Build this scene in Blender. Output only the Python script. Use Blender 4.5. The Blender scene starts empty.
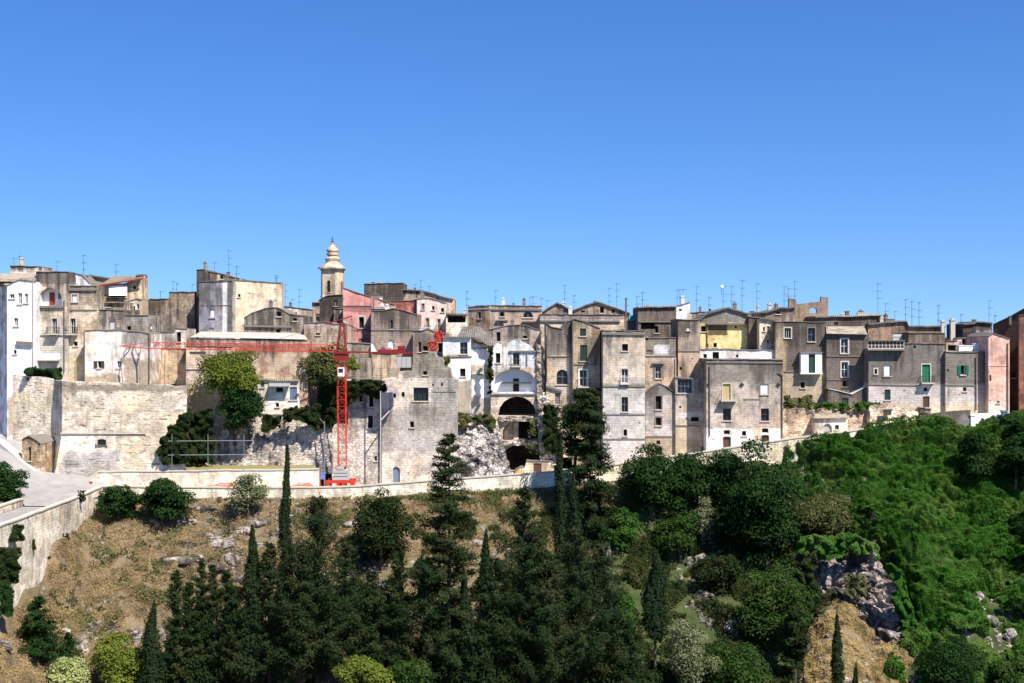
import bpy, bmesh, math, random
import numpy as np
from mathutils import Vector, Matrix, noise
from mathutils.geometry import tessellate_polygon
R = math.radians
SC = bpy.context.scene
COL = SC.collection
random.seed(7)
RNG = np.random.default_rng(11)

# ------------------------------------------------------------------ camera, sky, sun, exposure
F, CX, CY, CZ = 1260.0, 512.0, 341.5, 21.0
cam = bpy.data.objects.new('camera', bpy.data.cameras.new('camera'))
COL.objects.link(cam)
cam.location = (0, 0, CZ)
cam.rotation_euler = (R(90), 0, 0)
cam.data.sensor_width = 36.0
cam.data.lens = 36.0 * F / 1024.0
cam.data.clip_start = 1.0
cam.data.clip_end = 20000.0
SC.camera = cam
SUN_EL, SUN_AZ = 52.0, 40.0          # azimuth to the right of straight-behind-the-camera
world = bpy.data.worlds.new('World'); SC.world = world
world.use_nodes = True
wn = world.node_tree.nodes; wl = world.node_tree.links
sky = wn.new('ShaderNodeTexSky'); sky.sky_type = 'NISHITA'; sky.sun_disc = False
sdir = Vector((math.sin(R(SUN_AZ)) * math.cos(R(SUN_EL)), -math.cos(R(SUN_AZ)) * math.cos(R(SUN_EL)), math.sin(R(SUN_EL))))
sky.sun_elevation = R(SUN_EL)
sky.sun_rotation = math.atan2(sdir.x, sdir.y)
sky.air_density = 1.0; sky.dust_density = 0.25; sky.ozone_density = 4.0; sky.altitude = 350
tc = wn.new('ShaderNodeTexCoord'); lift = wn.new('ShaderNodeVectorMath'); lift.operation = 'ADD'; lift.inputs[1].default_value = (0, 0, .115)
nrm = wn.new('ShaderNodeVectorMath'); nrm.operation = 'NORMALIZE'
wl.new(tc.outputs['Generated'], lift.inputs[0]); wl.new(lift.outputs[0], nrm.inputs[0]); wl.new(nrm.outputs[0], sky.inputs['Vector'])
hsv = wn.new('ShaderNodeHueSaturation'); hsv.inputs['Saturation'].default_value = 1.28; hsv.inputs['Hue'].default_value = .511
wl.new(sky.outputs[0], hsv.inputs['Color']); wl.new(hsv.outputs[0], wn['Background'].inputs['Color'])
wn['Background'].inputs['Strength'].default_value = 0.098
sun = bpy.data.objects.new('sun', bpy.data.lights.new('sun', 'SUN')); COL.objects.link(sun)
sun.data.energy = 5.0; sun.data.angle = R(0.5); sun.data.color = (1.0, 0.93, 0.86)
sun.rotation_euler = sdir.to_track_quat('Z', 'Y').to_euler()
SC.view_settings.view_transform = 'Standard'; SC.view_settings.look = 'None'
SC.view_settings.exposure = 0.92; SC.view_settings.gamma = 1.0
SC.view_settings.use_curve_mapping = False
SC.render.resolution_x, SC.render.resolution_y = 1024, 683
SC.render.engine = 'CYCLES'

# ------------------------------------------------------------------ helpers
def P(px, py, Y):
    return Vector(((px - CX) / F * Y, Y, CZ - (py - CY) / F * Y))
def X(px, Y): return (px - CX) / F * Y
def Z(py, Y): return CZ - (py - CY) / F * Y
def tag(o, label=None, cat=None, group=None, kind=None):
    if label: o['label'] = label
    if cat: o['category'] = cat
    if group: o['group'] = group
    if kind: o['kind'] = kind
    return o
def empty(name, loc, rz, label, cat, group=None):
    o = bpy.data.objects.new(name, None); COL.objects.link(o)
    o.location = loc; o.rotation_euler = (0, 0, rz); o.empty_display_size = .3
    return tag(o, label, cat, group)

class MB:
    """collects faces of one mesh object"""
    def __init__(s): s.v = []; s.f = []; s.m = []
    def face(s, pts, mi=0):
        i = len(s.v); s.v += [tuple(p) for p in pts]; s.f.append(tuple(range(i, i + len(pts)))); s.m.append(mi)
    def box(s, x0, x1, y0, y1, z0, z1, mi=0):
        c = [(x, y, z) for x in (x0, x1) for y in (y0, y1) for z in (z0, z1)]
        i = len(s.v); s.v += c
        for q in ((0, 1, 3, 2), (4, 6, 7, 5), (0, 4, 5, 1), (2, 3, 7, 6), (0, 2, 6, 4), (1, 5, 7, 3)):
            s.f.append(tuple(i + k for k in q)); s.m.append(mi)
    def hexa(s, c, mi=0):                      # 8 corners: bottom 4 ccw, top 4 ccw
        i = len(s.v); s.v += [tuple(p) for p in c]
        for q in ((3, 2, 1, 0), (4, 5, 6, 7), (0, 1, 5, 4), (1, 2, 6, 5), (2, 3, 7, 6), (3, 0, 4, 7)):
            s.f.append(tuple(i + k for k in q)); s.m.append(mi)
    def bar(s, a, b, r, mi=0, n=4, r2=None):
        a = Vector(a); b = Vector(b); d = (b - a)
        if d.length < 1e-6: return
        q = d.to_track_quat('Z', 'Y'); i = len(s.v); r2 = r if r2 is None else r2
        for p, rr in ((a, r), (b, r2)):
            for k in range(n):
                t = 2 * math.pi * (k + .5) / n
                s.v.append(tuple(p + q @ Vector((rr * math.cos(t), rr * math.sin(t), 0))))
        for k in range(n):
            s.f.append((i + k, i + (k + 1) % n, i + n + (k + 1) % n, i + n + k)); s.m.append(mi)
        s.f.append(tuple(i + k for k in range(n - 1, -1, -1))); s.m.append(mi)
        s.f.append(tuple(i + n + k for k in range(n))); s.m.append(mi)
    def lathe(s, prof, n=16, mi=0, cx=0, cy=0, ph=0.0, sx=1, sy=1):
        i = len(s.v)
        for r, z in prof:
            for k in range(n):
                t = 2 * math.pi * k / n + ph
                s.v.append((cx + sx * r * math.cos(t), cy + sy * r * math.sin(t), z))
        for j in range(len(prof) - 1):
            for k in range(n):
                s.f.append((i + j * n + k, i + j * n + (k + 1) % n, i + (j + 1) * n + (k + 1) % n, i + (j + 1) * n + k)); s.m.append(mi)
        s.f.append(tuple(i + k for k in range(n - 1, -1, -1))); s.m.append(mi)
        j = len(prof) - 1; s.f.append(tuple(i + j * n + k for k in range(n))); s.m.append(mi)
    def build(s, name, mats, parent=None, recalc=False, smooth=False):
        me = bpy.data.meshes.new(name)
        me.from_pydata(s.v, [], s.f)
        if not isinstance(mats, (list, tuple)): mats = [mats]
        for m in mats: me.materials.append(m)
        if len(mats) > 1: me.polygons.foreach_set('material_index', s.m)
        if recalc:
            bm = bmesh.new(); bm.from_mesh(me); bmesh.ops.remove_doubles(bm, verts=bm.verts, dist=1e-4)
            bmesh.ops.recalc_face_normals(bm, faces=bm.faces); bm.to_mesh(me); bm.free()
        if smooth: me.polygons.foreach_set('use_smooth', [True] * len(me.polygons))
        me.update()
        o = bpy.data.objects.new(name, me); COL.objects.link(o)
        if parent: o.parent = parent
        return o

# ------------------------------------------------------------------ materials
class NT:
    def __init__(s, name):
        s.mat = bpy.data.materials.new(name); s.mat.use_nodes = True
        s.n = s.mat.node_tree.nodes; s.l = s.mat.node_tree.links
        s.b = s.n['Principled BSDF']; s.b.inputs['Roughness'].default_value = .9
        s.b.inputs['Specular IOR Level'].default_value = .15
        s.out = s.n['Material Output']
    def new(s, t, **k):
        x = s.n.new(t)
        for a, v in k.items(): setattr(x, a, v)
        return x
    def put(s, sock, v):
        if isinstance(v, bpy.types.NodeSocket): s.l.new(v, sock)
        elif isinstance(v, (tuple, list)): sock.default_value = (*v, 1.0) if (len(v) == 3 and sock.type == 'RGBA') else v
        else: sock.default_value = v
    def math(s, op, a, b=0.0, c=None, clamp=False):
        x = s.new('ShaderNodeMath', operation=op, use_clamp=clamp); s.put(x.inputs[0], a); s.put(x.inputs[1], b)
        if c is not None: s.put(x.inputs[2], c)
        return x.outputs[0]
    def mix(s, f, a, b, mode='MIX'):
        x = s.new('ShaderNodeMix', data_type='RGBA', blend_type=mode)
        s.put(x.inputs[0], f); s.put(x.inputs[6], a); s.put(x.inputs[7], b); return x.outputs[2]
    def noise(s, vec, scale, detail=5, rough=.6):
        x = s.new('ShaderNodeTexNoise'); s.put(x.inputs['Vector'], vec)
        x.inputs['Scale'].default_value = scale; x.inputs['Detail'].default_value = detail; x.inputs['Roughness'].default_value = rough
        return x.outputs['Fac']
    def ramp(s, v, a, b, smooth=True):
        x = s.new('ShaderNodeMapRange'); x.interpolation_type = 'SMOOTHSTEP' if smooth else 'LINEAR'; x.clamp = True
        s.put(x.inputs[0], v); x.inputs[1].default_value = a; x.inputs[2].default_value = b; return x.outputs[0]
    def scalev(s, vec, sc, off=(0, 0, 0)):
        x = s.new('ShaderNodeMapping'); s.put(x.inputs[0], vec); x.inputs['Scale'].default_value = sc; x.inputs['Location'].default_value = off
        return x.outputs[0]
    def bump(s, h, st, dist=.1):
        x = s.new('ShaderNodeBump'); s.put(x.inputs['Height'], h); x.inputs['Strength'].default_value = st; x.inputs['Distance'].default_value = dist
        s.l.new(x.outputs[0], s.b.inputs['Normal'])
    def pos(s): return s.new('ShaderNodeNewGeometry').outputs['Position']

def flat(name, c, rough=.85, var=.25, scale=3.0, metal=0, spec=.2):
    t = NT(name); p = t.pos(); n = t.noise(p, scale, 5)
    f = t.math('MULTIPLY_ADD', n, 2 * var, 1 - var)
    v = t.new('ShaderNodeCombineColor'); [t.l.new(f, v.inputs[i]) for i in range(3)]
    t.put(t.b.inputs['Base Color'], t.mix(1.0, c, v.outputs[0], 'MULTIPLY'))
    t.b.inputs['Roughness'].default_value = rough; t.b.inputs['Metallic'].default_value = metal
    t.b.inputs['Specular IOR Level'].default_value = spec
    return t.mat

DARKST = (.058, .047, .040)
def stone(name, c, c2=None, cracks=0, stain=.55, top=.35, course=.35, rubble=0.0, patches=(), dark=DARKST, thr=.56, bump=.5, seed=0, Y=175, row=.34):
    """weathered masonry/plaster: two tones, streaks, lichen, ashlar courses or rubble, colour patches of old plaster, some of painted light and shade"""
    t = NT(name); p0 = t.pos(); off = (seed * 13.7, seed * 5.1, seed * 3.3)
    p = t.scalev(p0, (1, 1, 1), off)
    n1 = t.noise(p, .17, 7, .6)
    n2 = t.noise(t.scalev(p, (1.7, 1.7, .16)), .8, 7, .65)
    n3 = t.noise(p, 2.4, 8, .72)
    n4 = t.noise(p, .5, 7, .66)
    n5 = t.noise(t.scalev(p, (1, 1, 1.3), (7, 3, 31)), .33, 6, .62)
    if c2 is None: c2 = tuple(v * k for v, k in zip(c, (.72, .65, .57)))
    c = tuple(min(.86, v * k) for v, k in zip(c, (1.33, 1.25, 1.22)))
    warm = tuple(v * k for v, k in zip(c, (1.02, .87, .66)))
    col = t.mix(t.ramp(n4, .44, .58), c, c2)
    col = t.mix(t.math('MULTIPLY', t.ramp(n5, .52, .62), .42 if c[2] < .7 else .1), col, warm)
    if patches:
        sep = t.new('ShaderNodeSeparateXYZ'); t.l.new(p0, sep.inputs[0])
        nd = t.math('MULTIPLY', t.math('SUBTRACT', n4, .5), 2.4)
        nd = t.math('ADD', nd, t.math('MULTIPLY', t.math('SUBTRACT', n3, .5), .8))
        for (a, b, y0, y1, pc, *ff) in patches:
            fe = ff[0] if ff else .25
            x0, x1 = X(a, Y), X(b, Y); z1, z0 = Z(y0, Y), Z(y1, Y)
            dx = t.math('SUBTRACT', (x1 - x0) / 2, t.math('ABSOLUTE', t.math('SUBTRACT', sep.outputs[0], (x0 + x1) / 2)))
            dz = t.math('SUBTRACT', (z1 - z0) / 2, t.math('ABSOLUTE', t.math('SUBTRACT', sep.outputs[2], (z0 + z1) / 2)))
            d = t.math('MINIMUM', dx, dz)
            d = t.math('ADD', d, t.math('MULTIPLY', nd, fe * 1.6))
            m = t.ramp(d, -fe * .5, fe * .5)
            k = t.mix(t.ramp(n4, .4, .65), pc, tuple(v * .8 for v in pc))
            col = t.mix(m, col, k)
    if rubble < .5 and c[2] < .75:      # repaired plaster panels and small holes left by missing stones
        vq = t.new('ShaderNodeTexVoronoi', distance='CHEBYCHEV'); t.l.new(t.scalev(p, (.36, .36, .42), (3, 1, 2)), vq.inputs['Vector']); vq.inputs['Scale'].default_value = 1.0; vq.inputs['Randomness'].default_value = .85
        vc = t.new('ShaderNodeSeparateColor'); t.l.new(vq.outputs['Color'], vc.inputs[0])
        pf = t.math('MULTIPLY_ADD', vc.outputs[0], .34, .80); pv = t.new('ShaderNodeCombineColor'); t.l.new(pf, pv.inputs[0]); t.l.new(t.math('MULTIPLY_ADD', vc.outputs[1], .06, t.math('SUBTRACT', pf, .03)), pv.inputs[1]); t.l.new(t.math('MULTIPLY_ADD', vc.outputs[2], .12, t.math('SUBTRACT', pf, .07)), pv.inputs[2])
        col = t.mix(.8, col, t.mix(1.0, col, pv.outputs[0], 'MULTIPLY'))
        vh = t.new('ShaderNodeTexVoronoi'); t.l.new(t.scalev(p, (.8, .8, 1.1), (1, 5, 9)), vh.inputs['Vector']); vh.inputs['Scale'].default_value = 1.0
        hc = t.new('ShaderNodeSeparateColor'); t.l.new(vh.outputs['Color'], hc.inputs[0])
        hm = t.math('MULTIPLY', t.ramp(vh.outputs['Distance'], .15, .09), t.ramp(hc.outputs[0], .55, .6))
        col = t.mix(t.math('MULTIPLY', hm, .75), col, (.05, .04, .032))
    g = t.new('ShaderNodeTexCoord'); gs = t.new('ShaderNodeSeparateXYZ'); t.l.new(g.outputs['Generated'], gs.inputs[0])
    sm = t.math('ADD', t.math('MULTIPLY', n2, .5), t.math('MULTIPLY', n1, .5))
    sm = t.math('ADD', sm, t.math('MULTIPLY', t.math('SUBTRACT', gs.outputs[2], .76), top * .58))
    sm = t.math('ADD', sm, t.math('MULTIPLY', t.math('SUBTRACT', n3, .5), .12))
    th = thr - .03
    soot = t.math('MULTIPLY', t.ramp(sm, th - .10, th + .02), stain * .55)
    col = t.mix(soot, col, tuple(v * .42 + .02 for v in c2))
    k = t.math('MULTIPLY', t.ramp(sm, th - .03, th + .07), min(1.0, stain * 1.7))
    col = t.mix(k, col, dark)
    f = t.math('MULTIPLY_ADD', t.ramp(n3, .3, .7, False), .62, .66)
    if cracks:
        ck = t.noise(t.scalev(p, (.45, .45, 3.2)), 1.0, 5, .7); cm2 = t.math('MULTIPLY', t.ramp(ck, .57, .63), t.ramp(n5, .36, .50))
        col = t.mix(t.math('MULTIPLY', cm2, cracks), col, (.13, .10, .075))
    hb = n3
    if rubble > 0:
        v = t.new('ShaderNodeTexVoronoi'); t.l.new(t.scalev(p, (1, 1, 1.5)), v.inputs['Vector']); v.inputs['Scale'].default_value = 1.9
        v2 = t.new('ShaderNodeTexVoronoi', feature='DISTANCE_TO_EDGE'); t.l.new(t.scalev(p, (1, 1, 1.5)), v2.inputs['Vector']); v2.inputs['Scale'].default_value = 1.9
        vs = t.new('ShaderNodeSeparateColor'); t.l.new(v.outputs['Color'], vs.inputs[0])
        vf = t.math('MULTIPLY_ADD', vs.outputs[0], .7 * rubble, 1 - .4 * rubble)
        cr = t.ramp(v2.outputs['Distance'], 0, .14)
        cr = t.math('MULTIPLY_ADD', cr, .6 * rubble, 1 - .55 * rubble)
        f = t.math('MULTIPLY', f, t.math('MULTIPLY', vf, cr)); hb = t.math('ADD', t.math('MULTIPLY', cr, 1.2), t.math('ADD', n3, vs.outputs[1]))
    if course > 0:
        sp = t.new('ShaderNodeSeparateXYZ'); t.l.new(p, sp.inputs[0])
        cb = t.new('ShaderNodeCombineXYZ'); t.l.new(t.math('ADD', sp.outputs[0], sp.outputs[1]), cb.inputs[0]); t.l.new(sp.outputs[2], cb.inputs[1])
        br = t.new('ShaderNodeTexBrick'); t.l.new(cb.outputs[0], br.inputs['Vector']); br.inputs['Scale'].default_value = 1.0
        br.inputs['Brick Width'].default_value = row * 3.7; br.inputs['Row Height'].default_value = row; br.inputs['Mortar Size'].default_value = .035
        br.inputs['Mortar Smooth'].default_value = .6
        br.inputs['Color1'].default_value = (1.06, 1.06, 1.06, 1); br.inputs['Color2'].default_value = (.92, .92, .92, 1); br.inputs['Mortar'].default_value = (.66, .66, .66, 1)
        cm = t.math('MULTIPLY', t.ramp(n4, .3, .55), course * 1.5, clamp=True)
        col = t.mix(cm, col, t.mix(1.0, col, br.outputs['Color'], 'MULTIPLY'))
        hb = t.math('SUBTRACT', hb, t.math('MULTIPLY', br.outputs['Fac'], course))
    v = t.new('ShaderNodeCombineColor'); [t.l.new(f, v.inputs[i]) for i in range(3)]
    t.put(t.b.inputs['Base Color'], t.mix(1.0, col, v.outputs[0], 'MULTIPLY'))
    t.bump(hb, bump, .12)
    return t.mat

def tiles(name, c, c2):
    t = NT(name); p = t.pos(); n = t.noise(p, 1.4, 7, .7); n2 = t.noise(p, .35, 4)
    col = t.mix(t.ramp(n, .38, .62), c, c2); col = t.mix(t.math('MULTIPLY', t.ramp(n2, .45, .65), .6), col, (.10, .09, .07))
    w = t.new('ShaderNodeTexWave'); w.bands_direction = 'X'; t.l.new(p, w.inputs['Vector']); w.inputs['Scale'].default_value = 1.1; w.inputs['Distortion'].default_value = .4
    col = t.mix(t.math('MULTIPLY', w.outputs['Fac'], .45), col, (.07, .055, .04))
    t.put(t.b.inputs['Base Color'], col); t.bump(t.math('ADD', w.outputs['Fac'], n), .7, .12); return t.mat

def leafmat(name, c1, c2, c3=None, trans=.25, nsc=.5):
    """leaf faces: tint differs leaf by leaf and twig by twig"""
    t = NT(name); g = t.new('ShaderNodeNewGeometry'); r = g.outputs['Random Per Island']
    n = t.noise(g.outputs['Position'], nsc, 5, .62)
    col = t.mix(r, c1, c2)
    if c3: col = t.mix(t.math('MULTIPLY', t.ramp(n, .48, .62), .8), col, c3)
    t.n.remove(t.b)
    d = t.new('ShaderNodeBsdfPrincipled'); t.put(d.inputs['Base Color'], col); d.inputs['Roughness'].default_value = .7; d.inputs['Specular IOR Level'].default_value = .08
    tr = t.new('ShaderNodeBsdfTranslucent'); t.put(tr.inputs[0], col)
    m = t.new('ShaderNodeMixShader'); m.inputs[0].default_value = trans
    t.l.new(d.outputs[0], m.inputs[1]); t.l.new(tr.outputs[0], m.inputs[2]); t.l.new(m.outputs[0], t.out.inputs[0])
    return t.mat

# albedo palette (linear)
PALE = (.52, .455, .355); CREAM = (.62, .54, .41); WARM = (.47, .37, .24); GREY = (.31, .275, .225); DGREY = (.19, .165, .135)
BROWN = (.24, .195, .145); OCHRE = (.50, .36, .17); WHITE = (.80, .78, .74); PINK = (.56, .27, .24); PPINK = (.68, .47, .42); YEL = (.62, .50, .25)
LILAC = (.45, .40, .39)
MAT = {}
def flatmats():
    D = MAT
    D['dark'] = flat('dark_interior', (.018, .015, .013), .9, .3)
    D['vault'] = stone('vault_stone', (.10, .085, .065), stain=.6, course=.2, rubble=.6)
    D['glass'] = flat('window_glass', (.018, .02, .025), .2, .2, 1, spec=.35)
    D['white'] = flat('white_paint', (.78, .77, .74), .6, .1)
    D['woodw'] = flat('painted_wood', (.52, .50, .46), .7, .15)
    D['green'] = flat('green_shutter', (.015, .15, .07), .5, .15)
    D['dgreen'] = flat('dark_green_shutter', (.02, .05, .035), .6, .2)
    D['brownw'] = flat('brown_wood', (.085, .045, .03), .7, .25)
    D['redd'] = flat('red_door', (.22, .035, .025), .6, .2)
    D['greyw'] = flat('grey_wood', (.19, .18, .17), .7, .2)
    D['bluew'] = flat('blue_grey_paint', (.13, .17, .23), .6, .2)
    D['yelw'] = flat('yellow_shutter', (.52, .40, .16), .6, .2)
    D['sill'] = flat('stone_trim', (.46, .41, .33), .9, .3)
    D['dsill'] = flat('dark_stone_trim', (.17, .15, .125), .9, .35)
    D['iron'] = flat('wrought_iron', (.05, .045, .04), .6, .3, spec=.4)
    D['metal'] = flat('galvanised_metal', (.42, .42, .42), .45, .2, metal=.5)
    D['ant'] = flat('antenna_aluminium', (.06, .065, .075), .5, .2, metal=.3)
    D['pipe'] = flat('rusty_pipe', (.12, .095, .075), .7, .3)
    D['ppipe'] = flat('pale_pipe', (.50, .42, .36), .7, .2)
    D['crane'] = flat('red_crane_paint', (.50, .030, .012), .5, .2, spec=.4)
    D['craned'] = flat('dark_red_crane_paint', (.20, .012, .008), .45, .15, spec=.4)
    D['concrete'] = flat('grey_concrete', (.36, .35, .33), .9, .2)
    D['orange'] = flat('orange_safety_net', (.75, .11, .04), .8, .3)
    D['tile'] = tiles('old_clay_tiles', (.36, .27, .17), (.24, .20, .15))
    D['tileg'] = tiles('lichened_grey_tiles', (.24, .22, .19), (.15, .14, .12))
    D['tilep'] = tiles('pale_clay_tiles', (.52, .44, .32), (.38, .32, .23))
    D['wroof'] = flat('whitewashed_roof', (.40, .365, .31), .9, .55, 1.5)
    D['teal'] = flat('teal_tarpaulin', (.02, .25, .23), .6, .15)
    D['bark'] = flat('bark', (.10, .075, .055), .95, .35)
    D['palebark'] = flat('pale_bark', (.26, .23, .20), .95, .3)
flatmats()

# ------------------------------------------------------------------ facades
class Frame:
    """facade plane through (pxr, Y), turned by a about z (a > 0 faces right)"""
    def __init__(s, pxr, Y, a=0.0):
        s.O = Vector((X(pxr, Y), Y)); s.a = a; s.u = Vector((math.cos(a), math.sin(a))); s.n = Vector((math.sin(a), -math.cos(a)))
    def L(s, px, py):
        d = Vector(((px - CX) / F, 1.0)); t = s.O.dot(s.n) / d.dot(s.n)
        return ((d * t - s.O).dot(s.u), CZ + (CY - py) / F * t)

def lerp_z(tp, s):
    for p, q in zip(tp[:-1], tp[1:]):
        if p[0] <= s <= q[0] and q[0] > p[0]: return p[1] + (q[1] - p[1]) * (s - p[0]) / (q[0] - p[0])
    return min(p[1] for p in tp)
def roughen(pts, amp, step=.8):
    out = [pts[0]]
    for (a, b) in zip(pts[:-1], pts[1:]):
        L = math.hypot(b[0] - a[0], b[1] - a[1]); n = max(1, int(L / step))
        for i in range(1, n):
            k = i / n; out.append((a[0] + (b[0] - a[0]) * k + random.uniform(-amp, amp) * .5, a[1] + (b[1] - a[1]) * k + random.uniform(-amp, amp)))
        out.append(b)
    return out
def arch_loop(s0, s1, z0, z1, arch, n=8):
    if not arch: return [(s0, z0), (s1, z0), (s1, z1), (s0, z1)]
    r = (s1 - s0) / 2; rise = min(r, (z1 - z0) * .9) if arch is True else min(arch * r, (z1 - z0) * .9)
    pts = [(s0, z0), (s1, z0)]
    for k in range(n + 1):
        t = math.pi * k / n; pts.append((s0 + r + r * math.cos(t), z1 - rise + rise * math.sin(t)))
    return pts

def house(name, label, cat, top, b, Y, mat, wins=(), a=0.0, depth=9.0, roof='cap', bal=(), lines=(), pipes=(), chim=(), rough=.06,
          zb=None, pxr=None, oh=.12, group=None, roofmat=None, notch=None, sides=None, linemat='dsill'):
    pxr = pxr if pxr is not None else top[0][0]
    fr = Frame(pxr, Y, a)
    tp = [fr.L(*q) for q in top]
    zlow = fr.L(pxr, b)[1] if zb is None else zb
    root = empty(name, (fr.O.x, fr.O.y, zlow), a, label, cat, group)
    tp = [(s, z - zlow) for s, z in tp]
    tpr = roughen(tp, rough) if rough > 0 else tp
    if sides:            # irregular right / left edges given as pixel lists, top to bottom
        rt = [(s, z - zlow) for s, z in (fr.L(*q) for q in sides[1])]; lf = [(s, z - zlow) for s, z in (fr.L(*q) for q in sides[0])]
        outline = tpr + roughen([tp[-1]] + rt, rough)[1:] + [(rt[-1][0] if rt else tp[-1][0], 0), (lf[-1][0] if lf else tp[0][0], 0)] + list(reversed(roughen([tp[0]] + lf, rough)[1:]))
    else:
        outline = tpr + [(tp[-1][0], 0.0), (tp[0][0], 0.0)]
    # wall with real openings
    holes = []; W = []
    for w in wins:
        kind, x0, y0, x1, y1 = w[:5]; o = w[5] if len(w) > 5 else {}
        s0, z1 = fr.L(x0, y0); s1, z0 = fr.L(x1, y1); z0 -= zlow; z1 -= zlow
        if 'poly' in o: lp = [(s, z - zlow) for s, z in (fr.L(*q) for q in o['poly'])]
        else: lp = arch_loop(s0, s1, z0, z1, o.get('arch'))
        rec = o.get('rec', {'vault': 5.0, 'thru': depth}.get(kind, .42))
        if 'rag' in o: rg = o['rag']; lp = [lp[0]] + roughen(lp[1:], rg, .7)[:-1] + [lp[-1]]
        holes.append((lp, rec)); W.append((kind, s0, s1, z0, z1, rec, o, lp))
    loops = [[Vector((x, z, 0)) for x, z in outline]] + [[Vector((x, z, 0)) for x, z in reversed(h[0])] for h in holes]
    flatp = [q for L in loops for q in L]
    m = MB(); base = len(m.v)
    m.v += [(q.x, 0.0, q.y) for q in flatp]
    for tri in tessellate_polygon(loops):
        A, B, C = (flatp[i] for i in tri)
        if (B - A).cross(C - A).z < 0: tri = (tri[0], tri[2], tri[1])
        m.f.append(tuple(tri)); m.m.append(0)
    n = len(outline)
    for i in range(n):
        p, q = outline[i], outline[(i + 1) % n]
        m.face([(p[0], 0, p[1]), (q[0], 0, q[1]), (q[0], depth, q[1]), (p[0], depth, p[1])])
    thru = any(w[0] == 'thru' for w in wins)
    if thru:
        k0 = len(m.v); m.v += [(q.x, depth, q.y) for q in flatp]
        for tri in tessellate_polygon(loops): m.f.append(tuple(k0 + i for i in tri)); m.m.append(0)
    else: m.face([(p[0], depth, p[1]) for p in outline])
    for lp, rec in holes:
        k = len(lp)
        for i in range(k):
            p, q = lp[i], lp[(i + 1) % k]
            m.face([(p[0], 0, p[1]), (p[0], rec, p[1]), (q[0], rec, q[1]), (q[0], 0, q[1])])
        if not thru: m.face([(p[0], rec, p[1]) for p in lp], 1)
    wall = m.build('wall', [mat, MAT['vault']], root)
    for (kind, s0, s1, z0, z1, rec, o, lp) in W: opening(root, kind, s0, s1, z0, z1, rec, o, lp)
    # roof
    if roof:
        rm = roofmat or {'cap': 'dsill', 'tile': 'tile', 'tileg': 'tileg', 'tilep': 'tilep', 'white': 'wroof'}.get(roof, 'dsill')
        th = .09 if roof == 'cap' else .2
        ov = oh if roof == 'cap' else .35
        r = MB(); pr = None
        segs = [(p, q) for p, q in zip(tpr[:-1], tpr[1:]) if abs(q[0] - p[0]) > .15]
        for p, q in segs:
            j = random.uniform(-.015, .02) if roof == 'cap' else 0
            r.hexa([(p[0], -ov - j, p[1] + .004), (q[0], -ov - j, q[1] + .004), (q[0], depth + .05, q[1] + .004), (p[0], depth + .05, p[1] + .004),
                    (p[0], -ov - j, p[1] + th), (q[0], -ov - j, q[1] + th), (q[0], depth + .05, q[1] + th), (p[0], depth + .05, p[1] + th)])
        if segs: r.build('roof_coping' if roof == 'cap' else 'roof', MAT[rm], root)
    for (x0, y0, x1, y1, *dd) in lines:
        p = fr.L(x0, y0); q = fr.L(x1, y1); d = dd[0] if dd else .1; h = dd[1] if len(dd) > 1 else .14
        r = MB(); pz, qz = p[1] - zlow, q[1] - zlow
        r.hexa([(p[0], -d, pz - h), (q[0], -d, qz - h), (q[0], -.003, qz - h), (p[0], -.003, pz - h), (p[0], -d, pz), (q[0], -d, qz), (q[0], -.003, qz), (p[0], -.003, pz)])
        r.build('string_course', MAT[linemat], root)
    for (x0, x1, ys, yr, *dd) in bal:
        p = fr.L(x0, ys); q = fr.L(x1, ys); zt = fr.L(x0, yr)[1] - zlow; z = p[1] - zlow
        d = dd[0] if dd else .9; rmn = dd[1] if len(dd) > 1 else 'iron'; solid = len(dd) > 2 and dd[2]
        r = MB(); r.box(p[0], q[0], -d, -.004, z - .16, z)
        for sx in (p[0] + .15, q[0] - .3): r.box(sx, sx + .15, -d * .6, -.006, z - .42, z - .163)
        bo = r.build('balcony', MAT['sill'], root)
        r = MB()
        if solid:
            r.box(p[0], q[0], -d, -d + .08, z + .004, zt); r.box(p[0], p[0] + .08, -d + .083, -.02, z + .004, zt); r.box(q[0] - .08, q[0], -d + .083, -.02, z + .004, zt)
        else:
            A, B, C, D_ = (p[0] + .04, -d + .04), (q[0] - .04, -d + .04), (p[0] + .04, -.02), (q[0] - .04, -.02)
            for u, v in ((A, B), (A, C), (B, D_)):
                for zz in (z + .08, zt): r.bar((*u, zz), (*v, zz), .03)
                L = math.hypot(v[0] - u[0], v[1] - u[1]); nb = max(2, int(L / .2))
                for i in range(nb + 1):
                    k = i / nb; x = u[0] + (v[0] - u[0]) * k; y = u[1] + (v[1] - u[1]) * k; r.bar((x, y, z + .005), (x, y, zt), .017)
        r.build('railing', MAT[rmn], bo)
    for (px, y0, y1, *dd) in pipes:
        p = fr.L(px, y0); q = fr.L(px, y1); rr = .07
        r = MB(); r.bar((p[0], -.14, p[1] - zlow), (q[0], -.14, max(.02, q[1] - zlow)), rr, n=8)
        if len(dd) > 1: e = fr.L(dd[1], y0 - 2); r.bar((p[0], -.14, p[1] - zlow), (e[0], -.02, e[1] - zlow), rr, n=8)
        r.build('drainpipe', MAT[dd[0] if dd else 'pipe'], root)
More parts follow.
